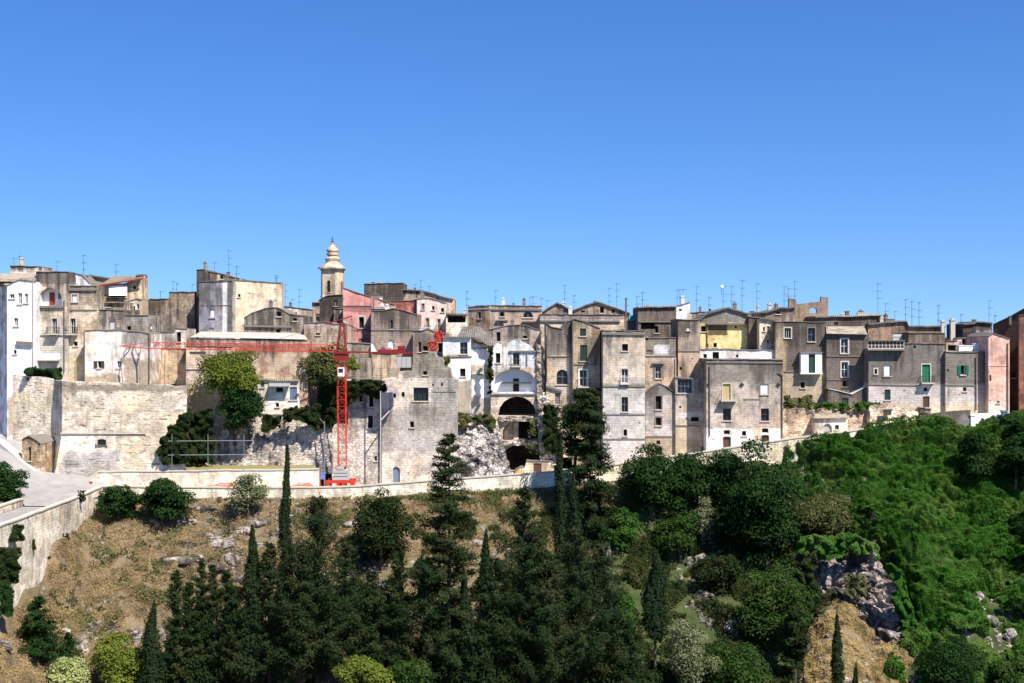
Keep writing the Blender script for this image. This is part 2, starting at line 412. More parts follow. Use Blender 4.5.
    for (x0, x1, y0, y1, dw, *dd) in chim:
        p = fr.L(x0, y0); q = fr.L(x1, y1); z1, z0 = p[1] - zlow, q[1] - zlow; w = q[0] - p[0]
        r = MB(); r.box(p[0], q[0], dw, dw + max(w, .5), z0 - .5, z1 - .15)
        r.box(p[0] - .08, q[0] + .08, dw - .08, dw + max(w, .5) + .08, z1 - .147, z1)
        r.box(p[0] + w * .2, q[0] - w * .2, dw + .1, dw + max(w, .5) - .1, z1 + .003, z1 + .2)
        r.build('chimney', MAT[dd[0] if dd else 'sill'], root)
    if roof and Y >= 179 and depth > 4 and abs(a) < .3:      # stub chimneys and parapet remains on the roof
        rr = random.Random(int(top[0][0] * 7 + Y)); w_ = tp[-1][0] - tp[0][0]
        for q in range(max(1, int(w_ / 3.2))):
            s_ = tp[0][0] + w_ * rr.uniform(.06, .92); zz = min(z for z in (lerp_z(tp, s_), lerp_z(tp, s_ + .5))); hh = rr.choice([.35, .5, .7, 1.1]); ww = rr.choice([.35, .5, .5, 1.3 if hh < .6 else .6]); dd = rr.uniform(.4, 2.5)
            r = MB(); r.box(s_, s_ + ww, dd, dd + .5, zz - .3, zz + hh); r.box(s_ - .06, s_ + ww + .06, dd - .06, dd + .56, zz + hh + .003, zz + hh + .09)
            if hh > .6: r.box(s_ + ww * .25, s_ + ww * .75, dd + .12, dd + .38, zz + hh + .093, zz + hh + .32)
            r.build('chimney', MAT[rr.choice(['sill', 'dsill', 'tile', 'woodw', 'dsill'])], root)
    return root, fr, zlow

def opening(root, kind, s0, s1, z0, z1, rec, o, lp):
    w, h = s1 - s0, z1 - z0
    surr = o.get('surr'); e = .05
    def ring(mb, d0, d1, t, mi=0, lpp=lp):
        # frame just inside the loop
        cx, cz = (s0 + s1) / 2, (z0 + z1) / 2
        inn = [(cx + (x - cx) * max(.1, 1 - 2 * t / w), cz + (z - cz) * max(.1, 1 - 2 * t / h)) for x, z in lpp]; k = len(lpp)
        for i in range(k):
            p, q, P2, Q2 = lpp[i], lpp[(i + 1) % k], inn[i], inn[(i + 1) % k]
            mb.face([(p[0], d0, p[1]), (q[0], d0, q[1]), (Q2[0], d0, Q2[1]), (P2[0], d0, P2[1])], mi)
            mb.face([(P2[0], d0, P2[1]), (Q2[0], d0, Q2[1]), (Q2[0], d1, Q2[1]), (P2[0], d1, P2[1])], mi)
    def pane(name, mat, d, parent):
        mb = MB(); mb.face([(x, d, z) for x, z in lp]); return mb.build(name, mat, parent)
    top = root
    if kind == 'niche':
        mb = MB(); mb.face([(x, rec - .004, z) for x, z in lp]); mb.build('niche', o['mat'], root); return
    if kind in ('vault', 'thru'): return
    isdoor = kind == 'door'
    fm = MAT[o.get('frame', 'woodw')]
    mb = MB(); mats = [fm]
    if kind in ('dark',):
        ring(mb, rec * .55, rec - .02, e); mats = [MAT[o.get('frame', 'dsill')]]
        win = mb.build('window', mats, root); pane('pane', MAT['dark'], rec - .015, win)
    elif kind == 'glass':
        ring(mb, rec * .5, rec - .03, e)
        nx, nz = o.get('div', (2, 2 if h > 1.4 else 1))
        for i in range(1, nx): x = s0 + w * i / nx; mb.box(x - .022, x + .022, rec * .5, rec - .03, z0 + .02, z1 - (.02 if not o.get('arch') else w * .25))
        for i in range(1, nz): z = z0 + h * i / nz; mb.box(s0 + .02, s1 - .02, rec * .5 + .004, rec - .03, z - .025, z + .025)
        win = mb.build('door' if o.get('door') else 'window', mats, root); pane('pane', MAT['glass'], rec - .02, win)
    elif kind in ('shut', 'door'):
        ring(mb, rec * .5, rec - .03, e)
        win = mb.build('door' if isdoor else 'window', mats, root)
        if o.get('arch'): pane('door_leaf' if isdoor else 'shutter', MAT[o.get('col', 'brownw')], rec * .6, win)
        else:
            for (a, b) in ((s0 + .04, (s0 + s1) / 2 - .012), ((s0 + s1) / 2 + .012, s1 - .04)):
                q = MB(); q.box(a, b, rec * .35, rec * .35 + .05, z0 + .03, z1 - .04)
                if not isdoor:
                    k = max(3, int(h / .16))
                    for i in range(k): zz = z0 + .1 + (h - .2) * i / k; q.box(a + .06, b - .06, rec * .35 - .02, rec * .35 - .002, zz, zz + .07)
                else:
                    for zz in (z0 + h * .12, z0 + h * .55): q.box(a + .1, b - .1, rec * .35 - .02, rec * .35 - .002, zz, zz + h * .32)
                q.build('door_leaf' if isdoor else 'shutter', MAT[o.get('col', 'brownw')], win)
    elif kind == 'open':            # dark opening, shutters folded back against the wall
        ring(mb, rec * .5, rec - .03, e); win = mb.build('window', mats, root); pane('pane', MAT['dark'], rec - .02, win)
        lw = o.get('lw', w * .5)
        for a, b in ((s0 - lw - .02, s0 - .02), (s1 + .02, s1 + lw + .02)):
            q = MB(); q.box(a, b, -.09, -.03, z0, z1); k = max(3, int(h / .16))
            for i in range(k): zz = z0 + .1 + (h - .2) * i / k; q.box(a + .05, b - .05, -.11, -.092, zz, zz + .07)
            q.build('shutter', MAT[o.get('col', 'green')], win)
    if surr:
        t = o.get('sw', .16); q = MB(); q.box(s0 - t, s0 - .003, -.05, .03, z0 - .05, z1 + t); q.box(s1 + .003, s1 + t, -.05, .03, z0 - .05, z1 + t)
        if not o.get('arch'): q.box(s0 - .002, s1 + .002, -.048, .03, z1 + .003, z1 + t)
        q.build('window_surround', MAT[surr], win)
    if o.get('sill', not isdoor and h < 3) and kind != 'door':
        q = MB(); q.box(s0 - .14, s1 + .14, -.14, .04, z0 - .13, z0 - .003); q.build('sill', MAT[o.get('sillm', 'sill')], win)
# ------------------------------------------------------------------ ground
TOPL = [(-3000, 497, 162.5), (-400, 497, 162.5), (0, 497, 162.5), (95, 497, 162.5), (250, 497, 162.5), (355, 497, 162.5), (450, 491, 162.5), (540, 486, 162.8), (620, 478, 163), (700, 462, 163.5), (783, 447, 164.5),
        (860, 434, 165.2), (905, 425, 166), (960, 421, 167), (1024, 414, 168), (1300, 408, 170), (4000, 408, 170)]
def lerp_tab(tab, x, k=1):
    if x <= tab[0][0]: return tab[0][k]
    for a, b in zip(tab[:-1], tab[1:]):
        if x <= b[0]: return a[k] + (b[k] - a[k]) * (x - a[0]) / (b[0] - a[0])
    return tab[-1][k]
WALLTOP = [(-100, 487), (95, 487), (250, 488), (330, 488), (355, 487), (450, 479.5), (540, 473), (600, 468), (640, 461), (700, 453), (783, 440), (860, 430), (905, 421), (960, 416), (1024, 410), (1200, 404)]
def zroad(px): return Z(lerp_tab(WALLTOP, px), lerp_tab(TOPL, px, 2)) - .9
COLS = {-3000: [(560, 146), (600, 142), (640, 137), (700, 130), (780, 120)],
    -60: [(560, 144), (600, 138), (640, 132), (700, 124), (780, 114)],
    0: [(560, 142), (610, 129), (640, 126), (700, 119), (780, 110)],
    20: [(560, 140), (590, 134.5), (640, 130), (700, 122), (780, 113)],
    50: [(520, 150), (545, 143), (600, 138), (640, 133), (700, 126), (780, 116)],
    100: [(520, 157), (560, 150), (600, 144), (640, 138), (700, 130), (780, 120)],
    250: [(520, 158), (560, 151.5), (600, 145), (640, 139), (700, 131), (780, 120)],
    450: [(520, 158), (560, 152), (600, 146), (640, 140), (700, 132), (780, 121)],
    620: [(520, 159), (560, 154), (600, 149), (640, 143), (700, 135), (780, 124)],
    700: [(500, 161), (560, 156), (600, 151), (640, 145), (700, 136), (780, 125)],
    800: [(470, 164), (520, 161), (560, 157), (600, 154), (625, 149), (640, 147), (700, 138), (780, 127)],
    830: [(470, 163), (520, 160), (545, 157), (595, 154.5), (612, 147), (640, 143), (700, 134), (780, 123)],
    880: [(470, 162), (520, 158), (545, 155), (620, 152), (650, 144), (700, 134), (780, 123)],
    925: [(460, 162), (520, 155.5), (560, 151), (600, 148.5), (650, 144.5), (700, 138), (780, 126)],
    960: [(460, 162), (520, 155), (560, 150), (600, 147), (640, 143), (700, 136), (780, 125)],
    1024: [(450, 163), (520, 156), (600, 147), (700, 136), (780, 126)],
    1300: [(450, 164), (520, 157), (600, 148), (700, 137), (780, 126)],
    4000: [(450, 164), (520, 157), (600, 148), (700, 137), (780, 126)]}
CK = sorted(COLS)
def colY(k, py, px):
    t = [(lerp_tab(TOPL, px, 1), lerp_tab(TOPL, px, 2))] + [q for q in COLS[k] if q[0] > lerp_tab(TOPL, px, 1) + 4]
    return lerp_tab(t, py, 1)
def YT(px, py):
    if px <= CK[0]: return colY(CK[0], py, px)
    for a, b in zip(CK[:-1], CK[1:]):
        if px <= b:
            f = (px - a) / (b - a); f = f * f * (3 - 2 * f)
            return colY(a, py, px) * (1 - f) + colY(b, py, px) * f
    return colY(CK[-1], py, px)
def TP(px, py):
    """point on the hillside under pixel column px, row py"""
    Y = YT(px, py); top = lerp_tab(TOPL, px, 1)
    amp = min(1.0, max(0.0, (py - top) / 25.0)); q = P(px, py, Y)
    d = noise.noise(q * .085 + Vector((4, 0, 0))) * 3.4 * min(1, max(0, (px - 800) / 60)) * (0 if 1060 < px else 1) + noise.noise(q * .12) * 1.6 + noise.noise(q * .45) * .55 + noise.noise(q * 1.4) * .18
    return q + Vector((0, -.45, .8)) * d * amp
def ground_pt(x, y):
    """hillside height at world x, y"""
    px = x / y * F + CX; lo, hi = lerp_tab(TOPL, px, 1), 780.0
    for _ in range(24):
        mid = (lo + hi) / 2
        if YT(px, mid) > y: lo = mid
        else: hi = mid
    return Vector((x, y, Z((lo + hi) / 2, y)))

def terrain():
    cols = [-3000, -2000, -1200, -700, -400, -250] + list(range(-160, 1200, 5)) + [1250, 1350, 1500, 1800, 2300, 3000, 4000]
    rows = []; nr = 70
    V = []; Fc = []; nc = len(cols)
    for px in cols:
        top, yt = lerp_tab(TOPL, px, 1), lerp_tab(TOPL, px, 2); zr = zroad(px) - .12
        col = []
        far = [(9000, 10), (3000, 11), (900, 12), (400, 11.5), (260, 11), (205, 11), (196, 10.8), (188, 6 if px < 640 else 10), (177, zr)]
        for y, z in far: col.append((X(px, y), y, z))
        col.append((X(px, yt + .9), yt + .9, zr))
        for i in range(nr):
            py = top + (780 - top) * (i / (nr - 1)) ** 1.15; q = TP(px, py); col.append(tuple(q))
        lx = col[-1]
        for y, z in ((100, -44), (80, -46), (40, -47), (-60, -47), (-800, -47)):
            yy = max(y, 70); col.append((X(px, yy) * (1 if y > 0 else 3), y, z))
        rows.append(col)
    n = len(rows[0])
    for c in rows: V += c
    for i in range(nc - 1):
        for j in range(n - 1):
            Fc.append((i * n + j, i * n + j + 1, (i + 1) * n + j + 1, (i + 1) * n + j))
    me = bpy.data.meshes.new('hillside'); me.from_pydata(V, [], Fc)
    t = NT('hillside_soil'); p = t.pos(); n1 = t.noise(p, .10, 6, .6); n2 = t.noise(p, .5, 7, .7); n3 = t.noise(p, 3.5, 7, .75)
    straw = t.mix(t.ramp(n2, .42, .58), (.21, .155, .088), (.12, .09, .05)); straw = t.mix(t.ramp(n3, .52, .68), straw, (.28, .23, .15)); straw = t.mix(t.math('MULTIPLY', t.ramp(n1, .5, .62), .5), straw, (.13, .13, .05))
    gr = t.mix(t.ramp(n2, .35, .65), (.035, .055, .015), (.075, .085, .03))
    sx = t.new('ShaderNodeSeparateXYZ'); t.l.new(p, sx.inputs[0])
    g = t.math('ADD', t.ramp(sx.outputs[0], -12, 16), t.math('MULTIPLY', t.math('SUBTRACT', n1, .5), 2.2))
    g = t.math('SUBTRACT', g, t.math('MULTIPLY', t.ramp(t.math('ABSOLUTE', t.math('SUBTRACT', sx.outputs[0], 39)), 12, 0), .55))
    col = t.mix(t.ramp(g, .35, .75), straw, gr)
    rock = t.mix(n3, (.16, .14, .115), (.50, .46, .40))
    col = t.mix(t.ramp(t.math('ADD', n2, t.math('MULTIPLY', n1, .4)), .80, .88), col, rock)
    # plateau and valley far away: dry pale earth
    t.put(t.b.inputs['Base Color'], col); t.bump(t.math('ADD', n3, n2), .8, .35)
    me.materials.append(t.mat); me.polygons.foreach_set('use_smooth', [True] * len(me.polygons))
    o = bpy.data.objects.new('hillside', me); COL.objects.link(o); tag(o, kind='structure')
terrain()

def ribbon(name, pts, thick, mat, label, cat, cap=True, jit=.05, sub=1.6, zoff=(0, 0), kind=None):
    """wall along world points (x, y, ztop, zbottom)"""
    P2 = []
    for a, b in zip(pts[:-1], pts[1:]):
        L = math.hypot(b[0] - a[0], b[1] - a[1]); n = max(1, int(L / sub))
        for i in range(n): P2.append(tuple(a[k] + (b[k] - a[k]) * i / n for k in range(4)))
    P2.append(pts[-1]); m = MB(); mc = MB(); N = len(P2); L = []
    for i, q in enumerate(P2):
        a, b = P2[max(0, i - 1)], P2[min(N - 1, i + 1)]; d = Vector((b[0] - a[0], b[1] - a[1])).normalized(); nn = Vector((-d.y, d.x))
        j = random.uniform(-jit, jit); L.append((q, nn, q[2] + j))
    for (q, n1, z1), (r, n2, z2) in zip(L[:-1], L[1:]):
        h = thick / 2
        f = lambda p, n, s, z: (p[0] + n.x * s, p[1] + n.y * s, z)
        m.hexa([f(q, n1, -h, q[3]), f(r, n2, -h, r[3]), f(r, n2, h, r[3]), f(q, n1, h, q[3]), f(q, n1, -h, z1), f(r, n2, -h, z2), f(r, n2, h, z2), f(q, n1, h, z1)])
        if cap:
            g = h + .09
            mc.hexa([f(q, n1, -g, z1 + .003), f(r, n2, -g, z2 + .003), f(r, n2, g, z2 + .003), f(q, n1, g, z1 + .003), f(q, n1, -g, z1 + .15), f(r, n2, -g, z2 + .15), f(r, n2, g, z2 + .15), f(q, n1, g, z1 + .15)])
    o = m.build(name, mat); tag(o, label, cat, kind=kind)
    if cap: mc.build('coping', MAT['sill'], o)
    return o

# road behind the parapet
def sheet(name, rows, mat, kind='structure', label=None, cat=None, bump=0):
    V = [tuple(q) for r in rows for q in r]; n = len(rows[0]); Fc = []
    for i in range(len(rows) - 1):
        for j in range(n - 1): Fc.append((i * n + j, i * n + j + 1, (i + 1) * n + j + 1, (i + 1) * n + j))
    me = bpy.data.meshes.new(name); me.from_pydata(V, [], Fc); me.materials.append(mat)
    o = bpy.data.objects.new(name, me); COL.objects.link(o); return tag(o, label, cat, kind=kind)
M_ROAD = flat('limestone_paving', (.46, .43, .37), .9, .18, 1.2)
M_ASPH = flat('worn_pale_asphalt', (.27, .255, .235), .9, .35, .6)
pxs = list(range(60, 1300, 20))
sheet('road', [[(X(p, lerp_tab(TOPL, p, 2)) + 0, lerp_tab(TOPL, p, 2), zroad(p)) for p in pxs], [(X(p, 176), 176, zroad(p)) for p in pxs]], M_ROAD)
# bridge road coming towards the viewer on the left, and the ramp up to the white house
sheet('bridge_road', [[(-52.6, y, 1.32) for y in (100, 118, 130, 145, 158, 163)], [(-58.2, y, 1.34) for y in (100, 118, 130, 145, 158, 163)]], M_ASPH)
ramp = [[P(25, 506, 149.8), P(50, 506, 149.8), P(70, 506, 149.8)], [P(18, 496, 154), P(55, 496, 156), P(92, 494, 160)], [P(8, 478, 160), P(50, 484, 161.5), P(104, 486, 163.4)],
        [P(-4, 462, 163), P(30, 470, 163.8), P(104, 479, 164.6)], [P(-16, 446, 167), P(10, 450, 167), P(50, 474, 166.5)], [P(-40, 434, 171), P(0, 434, 172), P(25, 436, 172)]]
ramp = [[Vector((q.x, q.y, q.z)) for q in r] for r in ramp]
sheet('ramp_road', ramp, M_ASPH)
PAVE = [(-10, 436, 168.5), (4, 445, 167), (22, 461, 165.2), (38, 473, 164.2), (48, 477, 163.9), (60, 479, 163.6)]
m = MB()
c = P(66, 490, 161.2)
for k in range(10):
    a0, a1 = math.pi * (.95 + .9 * k / 10), math.pi * (.95 + .9 * (k + 1) / 10)
    f = lambda t, r, z: (c.x + r * 1.0 * math.cos(t), c.y + r * math.sin(t) * 1.0 + 1, z)
    m.hexa([f(a0, 3.0, 1.2), f(a1, 3.0, 1.2), f(a1, 2.2, 1.2), f(a0, 2.2, 1.2), f(a0, 3.0, 1.5), f(a1, 3.0, 1.5), f(a1, 2.2, 1.5), f(a0, 2.2, 1.5)])
tag(m.build('kerb', M_ROAD), kind='structure')

M_RUB = stone('dry_rubble_wall', (.50, .43, .32), (.36, .30, .21), stain=.5, top=.1, course=.15, rubble=.8, bump=.8, seed=3)
M_WALL = stone('parapet_stone', (.70, .63, .50), (.58, .50, .37), stain=.25, top=.1, course=.3, seed=5, row=.3)
M_BR = stone('bridge_wall_stone', (.68, .61, .50), (.56, .49, .37), stain=.28, top=.2, course=.35, rubble=.25, seed=6)
ribbon('pavement', [(X(p, y), y + .5, Z(t, y) + .1, Z(t, y) - 1.2) for p, t, y in PAVE], 1.3, M_ROAD, None, None, cap=False, jit=0, kind='structure')
# bridge walls
ribbon('bridge_wall', [(-52.3, 104, 2.2, -16), (-52.3, 129, 2.2, -14), (-52.4, 143, 2.2, -8), (-52.7, 155, 2.2, -3.5), (-53.2, 162.9, 2.2, -1)], .55, M_BR, 'tall pale stone retaining wall of the road running towards the viewer at the left', 'retaining wall')
ribbon('bridge_parapet', [(-58.5, 104, 2.1, -14), (-58.5, 140, 2.1, -7), (-58.8, 151, 2.1, -3)], .5, M_BR, 'pale stone parapet on the far side of the left road, ending by the bush', 'parapet')
# long parapet
wp = [(p, lerp_tab(WALLTOP, p), lerp_tab(TOPL, p, 2)) for p in (97, 150, 200, 250, 300, 355, 400, 450, 500, 540, 600, 640, 700, 750, 783, 820, 860, 906)]
ribbon('parapet_wall', [(X(p, y), y, Z(t, y), Z(t, y) - 3.0) for p, t, y in wp], .5, M_WALL, 'long cream parapet wall running along the top of the hillside below the town', 'parapet wall', jit=.03)
# upper terrace retaining wall with grass top
ribbon('terrace_wall', [(X(86, 163.6), 163.6, Z(482, 163.6), 1.0), (X(98, 164.4), 164.4, Z(472, 164.4), 1.0), (X(200, 164.4), 164.4, Z(471, 164.4), 1.0), (X(319, 164.4), 164.4, Z(469.5, 164.4), 1.0)], .6,
       stone('cream_terrace_wall', (.70, .63, .51), (.62, .54, .42), stain=.1, top=.1, course=.15, seed=8), 'smooth cream retaining wall behind the parapet, left of the crane base', 'retaining wall')
d = MB(); d.box(X(89.5, 163.3) , X(92, 163.3), 163.2, 163.4, 1.32, Z(481.5, 163.3)); tag(d.build('service_door', MAT['redd']), 'small red service door at the left end of the cream terrace wall', 'door')
sheet('grass_terrace', [[(X(p, 164.6), 164.6, Z(471.6, 164.4)) for p in range(98, 325, 12)], [(X(p, 168), 168, Z(466.5, 168)) for p in range(98, 325, 12)], [(X(p, 176), 176, Z(462, 176)) for p in range(98, 325, 12)]], flat('dry_grass_soil', (.20, .18, .07), .95, .4))
# orange net
m = MB()
for (x0, x1, hs, lb) in ((204, 236, (.15, .3, .38, .45, .62, .58, .7, .66, .8), 'sagging orange safety netting behind the parapet, left piece near the olive shrub'), (276, 313, (.05, .2, .3, .22, .4, .6, .52, .7, .3), 'sagging orange safety netting behind the parapet, right piece near the red generator')):
    m = MB(); n = len(hs) - 1
    for i in range(n):
        a, b = x0 + (x1 - x0) * i / n, x0 + (x1 - x0) * (i + 1) / n; z0 = Z(487.5, 163.4)
        for k in range(3):
            f0, f1 = k / 3 + .05, k / 3 + .26; j = .05 * math.sin(i * 2.1)
            m.hexa([(X(a, 163.4), 163.4 + j, z0 + hs[i] * f0), (X(b, 163.4), 163.4, z0 + hs[i + 1] * f0), (X(b, 163.4), 163.43, z0 + hs[i + 1] * f0), (X(a, 163.4), 163.43 + j, z0 + hs[i] * f0), (X(a, 163.4), 163.4 + j, z0 + hs[i] * f1), (X(b, 163.4), 163.4, z0 + hs[i + 1] * f1), (X(b, 163.4), 163.43, z0 + hs[i + 1] * f1), (X(a, 163.4), 163.43 + j, z0 + hs[i] * f1)])
        m.bar((X(b, 163.4), 163.41, 1.32), (X(b, 163.4), 163.41, z0 + hs[i + 1]), .02)
    tag(m.build('safety_net', MAT['orange']), lb, 'safety net')
# grey walls under the right-hand houses
ribbon('garden_wall', [(X(918, 166.5), 166.5, Z(416, 166.5), 7), (X(932, 166.5), 166.5, Z(413, 166.5), 7), (X(950, 166.5), 166.5, Z(411.5, 166.5), 7), (X(970, 166.6), 166.6, Z(410, 166.6), 7)], .5, stone('grey_garden_wall', (.17, .16, .15), stain=.5, seed=9), 'low dark grey garden wall under the green shuttered house', 'garden wall', cap=False)
ribbon('white_wall', [(X(972, 167), 167, Z(414, 167), 8), (X(1008, 167.6), 167.6, Z(412, 167.6), 8)], .4, MAT['white'], 'low white wall at the foot of the pink tower house', 'wall', cap=False)
for px, h in ((971.5, 4.2), (1003, 5)):
    m = MB(); m.box(X(px, 166.8) - .3, X(px, 166.8) + .3, 166.2, 166.8, 8.6, 8.6 + h * .62); m.box(X(px, 166.8) - .38, X(px, 166.8) + .38, 166.12, 166.88, 8.6 + h * .62, 8.8 + h * .62)
    tag(m.build('gate_pillar', MAT['white'] if px < 990 else MAT['bluew']), 'short white gate pillar at the left end of the low white wall' if px < 990 else 'short blue grey pillar at the foot of the pink tower house', 'pillar')

# ------------------------------------------------------------------ bastion
def bastion():
    root = empty('bastion', P(62, 475, 165.6), 0, 'big pale stone bastion with a sloping foot and one arched loophole, at the left', 'bastion')
    O = root.location
    plan = [(13, 170.5), (30, 169.6), (54, 168.6), (62, 165.6), (125, 165.6), (187, 165.6), (182, 182), (40, 182)]
    tops = [374, 376, 378, 381, 383, 385, 385, 378]
    mt = stone('bastion_stone', (.66, .59, .47), (.56, .48, .36), stain=.22, top=.15, course=.12, rubble=.12, cracks=.95, seed=12, bump=.9, Y=165.6,
               patches=[(60, 190, 384, 392, (.36, .30, .22), .5), (62, 120, 452, 476, (.46, .42, .37), .7), (66, 80, 460, 468, (.28, .26, .24), .15)])
    zm = Z(433, 165.6); zb = .8
    m = MB(); n = len(plan)
    def ring(z, off):
        r = []
        for i, (px, y) in enumerate(plan):
            v = Vector((X(px, y), y, 0)); o = Vector((0, 0, 0))
            if i in (0, 1, 2): o = Vector((-.4, -.85, 0)) * off * .5
            elif i == 3: o = Vector((-1.15, -.75, 0)) * off
            elif i in (4, 5): o = Vector((0, -1, 0)) * off
            r.append(v + o)
        return r
    zt = [Z(t, y) for t, (px, y) in zip(tops, plan)]
    # subdivided front edges for an uneven top
    A = ring(0, 1.0); B = ring(0, 0)
    for i in range(n):
        j = (i + 1) % n; k = max(1, int((B[j] - B[i]).length / 1.2)) if i < 5 else 1
        for s in range(k):
            f0, f1 = s / k, (s + 1) / k
            a0, a1 = A[i].lerp(A[j], f0), A[i].lerp(A[j], f1); b0, b1 = B[i].lerp(B[j], f0), B[i].lerp(B[j], f1)
            def tz(f): 
                z = zt[i] * (1 - f) + zt[j] * f; q = B[i].lerp(B[j], f); return z + noise.noise(q * .9) * .45
            m.face([(a0.x, a0.y, zb), (a1.x, a1.y, zb), (b1.x, b1.y, zm), (b0.x, b0.y, zm)])
            m.face([(b0.x, b0.y, zm), (b1.x, b1.y, zm), (b1.x, b1.y, tz(f1)), (b0.x, b0.y, tz(f0))])
    c = Vector((X(110, 176), 176)); 
    m.face([(B[i].x, B[i].y, zt[i] - .25) for i in range(n)])
    m.v = [(v[0] - O.x, v[1] - O.y, v[2] - O.z) for v in m.v]
    m.build('wall', mt, root, recalc=False)
    q = MB(); q.box(X(62, 165.6) - O.x - .15, X(146, 165.6) - O.x, -.2, -.003, Z(434, 165.6) - O.z, Z(432.6, 165.6) - O.z); q.build('string_course', MAT['sill'], root)
    # loophole with arched head
    yb = -.42
    lp = arch_loop(X(98, 165.6) - O.x, X(108, 165.6) - O.x, Z(444.5, 165.6) - O.z, Z(438.2, 165.6) - O.z, .45)
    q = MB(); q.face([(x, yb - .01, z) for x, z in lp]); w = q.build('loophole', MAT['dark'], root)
    q = MB(); k = len(lp)
    for i in range(1, k):
        a, b = lp[i], lp[(i + 1) % k]; q.bar((a[0], yb - .02, a[1]), (b[0], yb - .02, b[1]), .12)
    q.build('surround', MAT['sill'], w)
bastion()
# gate hut at the foot of the bastion
house('gate_hut', 'small curved stone hut with a narrow dark door at the foot of the bastion', 'hut', [(22, 440), (29, 436), (36, 440), (41, 444)], 470, 165.6, stone('hut_stone', WARM, stain=.5, rubble=.5, seed=14), wins=[('dark', 28, 447, 31, 461)], a=-.25, depth=6, zb=2.5)
house('passage_block', 'dark wall painted as a shaded passage opening between the little hut and the bastion', 'wall', [(41, 443), (53, 441)], 476, 167.2, stone('passage_shade', (.09, .085, .08), stain=.5, seed=15), wins=[('dark', 43, 450, 50, 474)], depth=3, zb=1.0, roof=None)  # shade of the dark opening put into the wall colour

# ------------------------------------------------------------------ houses, left part
S = stone
house('white_house', 'tall white house with small dark windows at the far left edge', 'house', [(7, 286), (20, 280), (36, 282)], 440, 170.5,
      S('whitewash', (.80, .79, .78), (.70, .67, .62), stain=.18, top=.1, course=0, seed=20, Y=170.5, patches=[(7, 20, 395, 436, (.52, .42, .28), .6)]),
      wins=[('glass', 9.5, 294, 14.5, 298.5, {'frame': 'white'}), ('glass', 18, 293, 22, 304, {'frame': 'white'}), ('glass', 24.5, 293.5, 28, 303, {'frame': 'white'}), ('glass', 14, 318, 18, 326, {'frame': 'white'}), ('dark', 13.5, 350, 16.5, 354)],
      lines=[(17, 341, 33, 342, .35, .5)], pipes=[(33.5, 282, 380, 'ppipe')], depth=9, zb=6)
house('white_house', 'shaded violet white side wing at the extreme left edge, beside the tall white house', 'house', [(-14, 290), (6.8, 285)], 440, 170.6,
      S('whitewash_wing', (.72, .70, .72), stain=.2, course=0, seed=21), wins=[('glass', -6, 296, -2, 302, {'frame': 'white'}), ('glass', 2, 295, 4.5, 302, {'frame': 'white'})], a=-.95, depth=6, zb=6, pxr=6.8, roof='tilep')  # violet of the shade put into this wing's whitewash colour
house('tiled_house', 'low house with a tan tiled roof behind the tall white house at the left', 'house', [(-10, 281), (34, 281)], 300, 178, S('pale_attic', PALE, seed=22), depth=8, roof='tilep')
sheet('tiled_roof', [[P(-12, 281.5, 176.8), P(35, 281.5, 176.8)], [P(-6, 273.5, 183.5), P(34, 273.5, 183.5)]], MAT['tilep'], kind=None, label='tan tiled roof slope above the tall white house at far left', cat='roof')
house('roof_room', 'pale flat roof room on top of the left houses, above the tan tiled roof', 'roof room', [(10, 266), (38, 266.5)], 276, 190, S('pale_room', (.55, .50, .44), seed=23), depth=6)
house('stone_house', 'grey brown house with a big white arched loggia and a red door', 'house', [(36, 272), (68, 272)], 400, 172,
      S('loggia_house', (.45, .39, .31), (.35, .29, .22), stain=.5, seed=24, Y=172, patches=[(30, 70, 268, 284, DGREY, .3), (35, 58, 337, 352, (.70, .66, .60), .4), (34, 84, 325, 380, (.58, .52, .44), .8)]),
      wins=[('niche', 38.5, 288, 62, 305.5, {'arch': True, 'rec': 1.1, 'mat': MAT['white']}), ('glass', 52, 318.5, 57, 333.5, {'surr': 'sill'}), ('dark', 37, 348, 39, 351.5)],
      bal=[(48, 60, 333.8, 327), (36, 60, 359.5, 353, 1.1, 'white', True)], lines=[(36, 306, 64, 306, .3, .25), (36, 335, 68, 335)], pipes=[(64.5, 300, 372)], depth=3, zb=9)
m = MB(); fr_x0, fr_x1 = X(49.5, 173), X(54.5, 173); m.box(fr_x0, fr_x1, 172.98, 173.08, Z(305, 173), Z(292.5, 173)); tag(m.build('loggia_door', MAT['redd']), 'dark red door inside the white arched loggia of the grey brown house', 'door')
m = MB(); m.box(X(58, 173), X(60.5, 173), 173.0, 173.08, Z(299, 173), Z(293, 173)); tag(m.build('loggia_window', MAT['bluew']), 'small blue window beside the red door inside the white arched loggia', 'window')
house('stone_house', 'beige house with a white upper window and one iron balcony, right of the arched loggia', 'house', [(68.2, 286), (97, 286)], 400, 172.6,
      S('beige_house', (.50, .43, .33), stain=.4, top=.5, seed=25, Y=172.6, patches=[(60, 98, 350, 375, (.55, .48, .35), .8), (73, 83, 358, 374, (.66, .55, .30), .3)]),
      wins=[('shut', 72, 294.5, 77.5, 302, {'col': 'white', 'surr': 'sill'}), ('glass', 70.5, 318.5, 75.5, 333.5, {'surr': 'sill'}), ('dark', 73.5, 341.5, 77.5, 346)], bal=[(67.5, 78, 334, 327)], lines=[(68, 288.5, 97, 288.5, .25, .3), (68, 309.5, 97, 309.5)], depth=3, zb=9)
house('white_house', 'white penthouse behind the beige house, with a pale chimney block', 'house', [(68, 273), (82, 275), (90, 284)], 300, 186, S('white_pent', (.72, .70, .66), seed=26, stain=.3), wins=[('niche', 72, 277, 76, 285, {'mat': MAT['greyw']})], depth=7, zb=12)
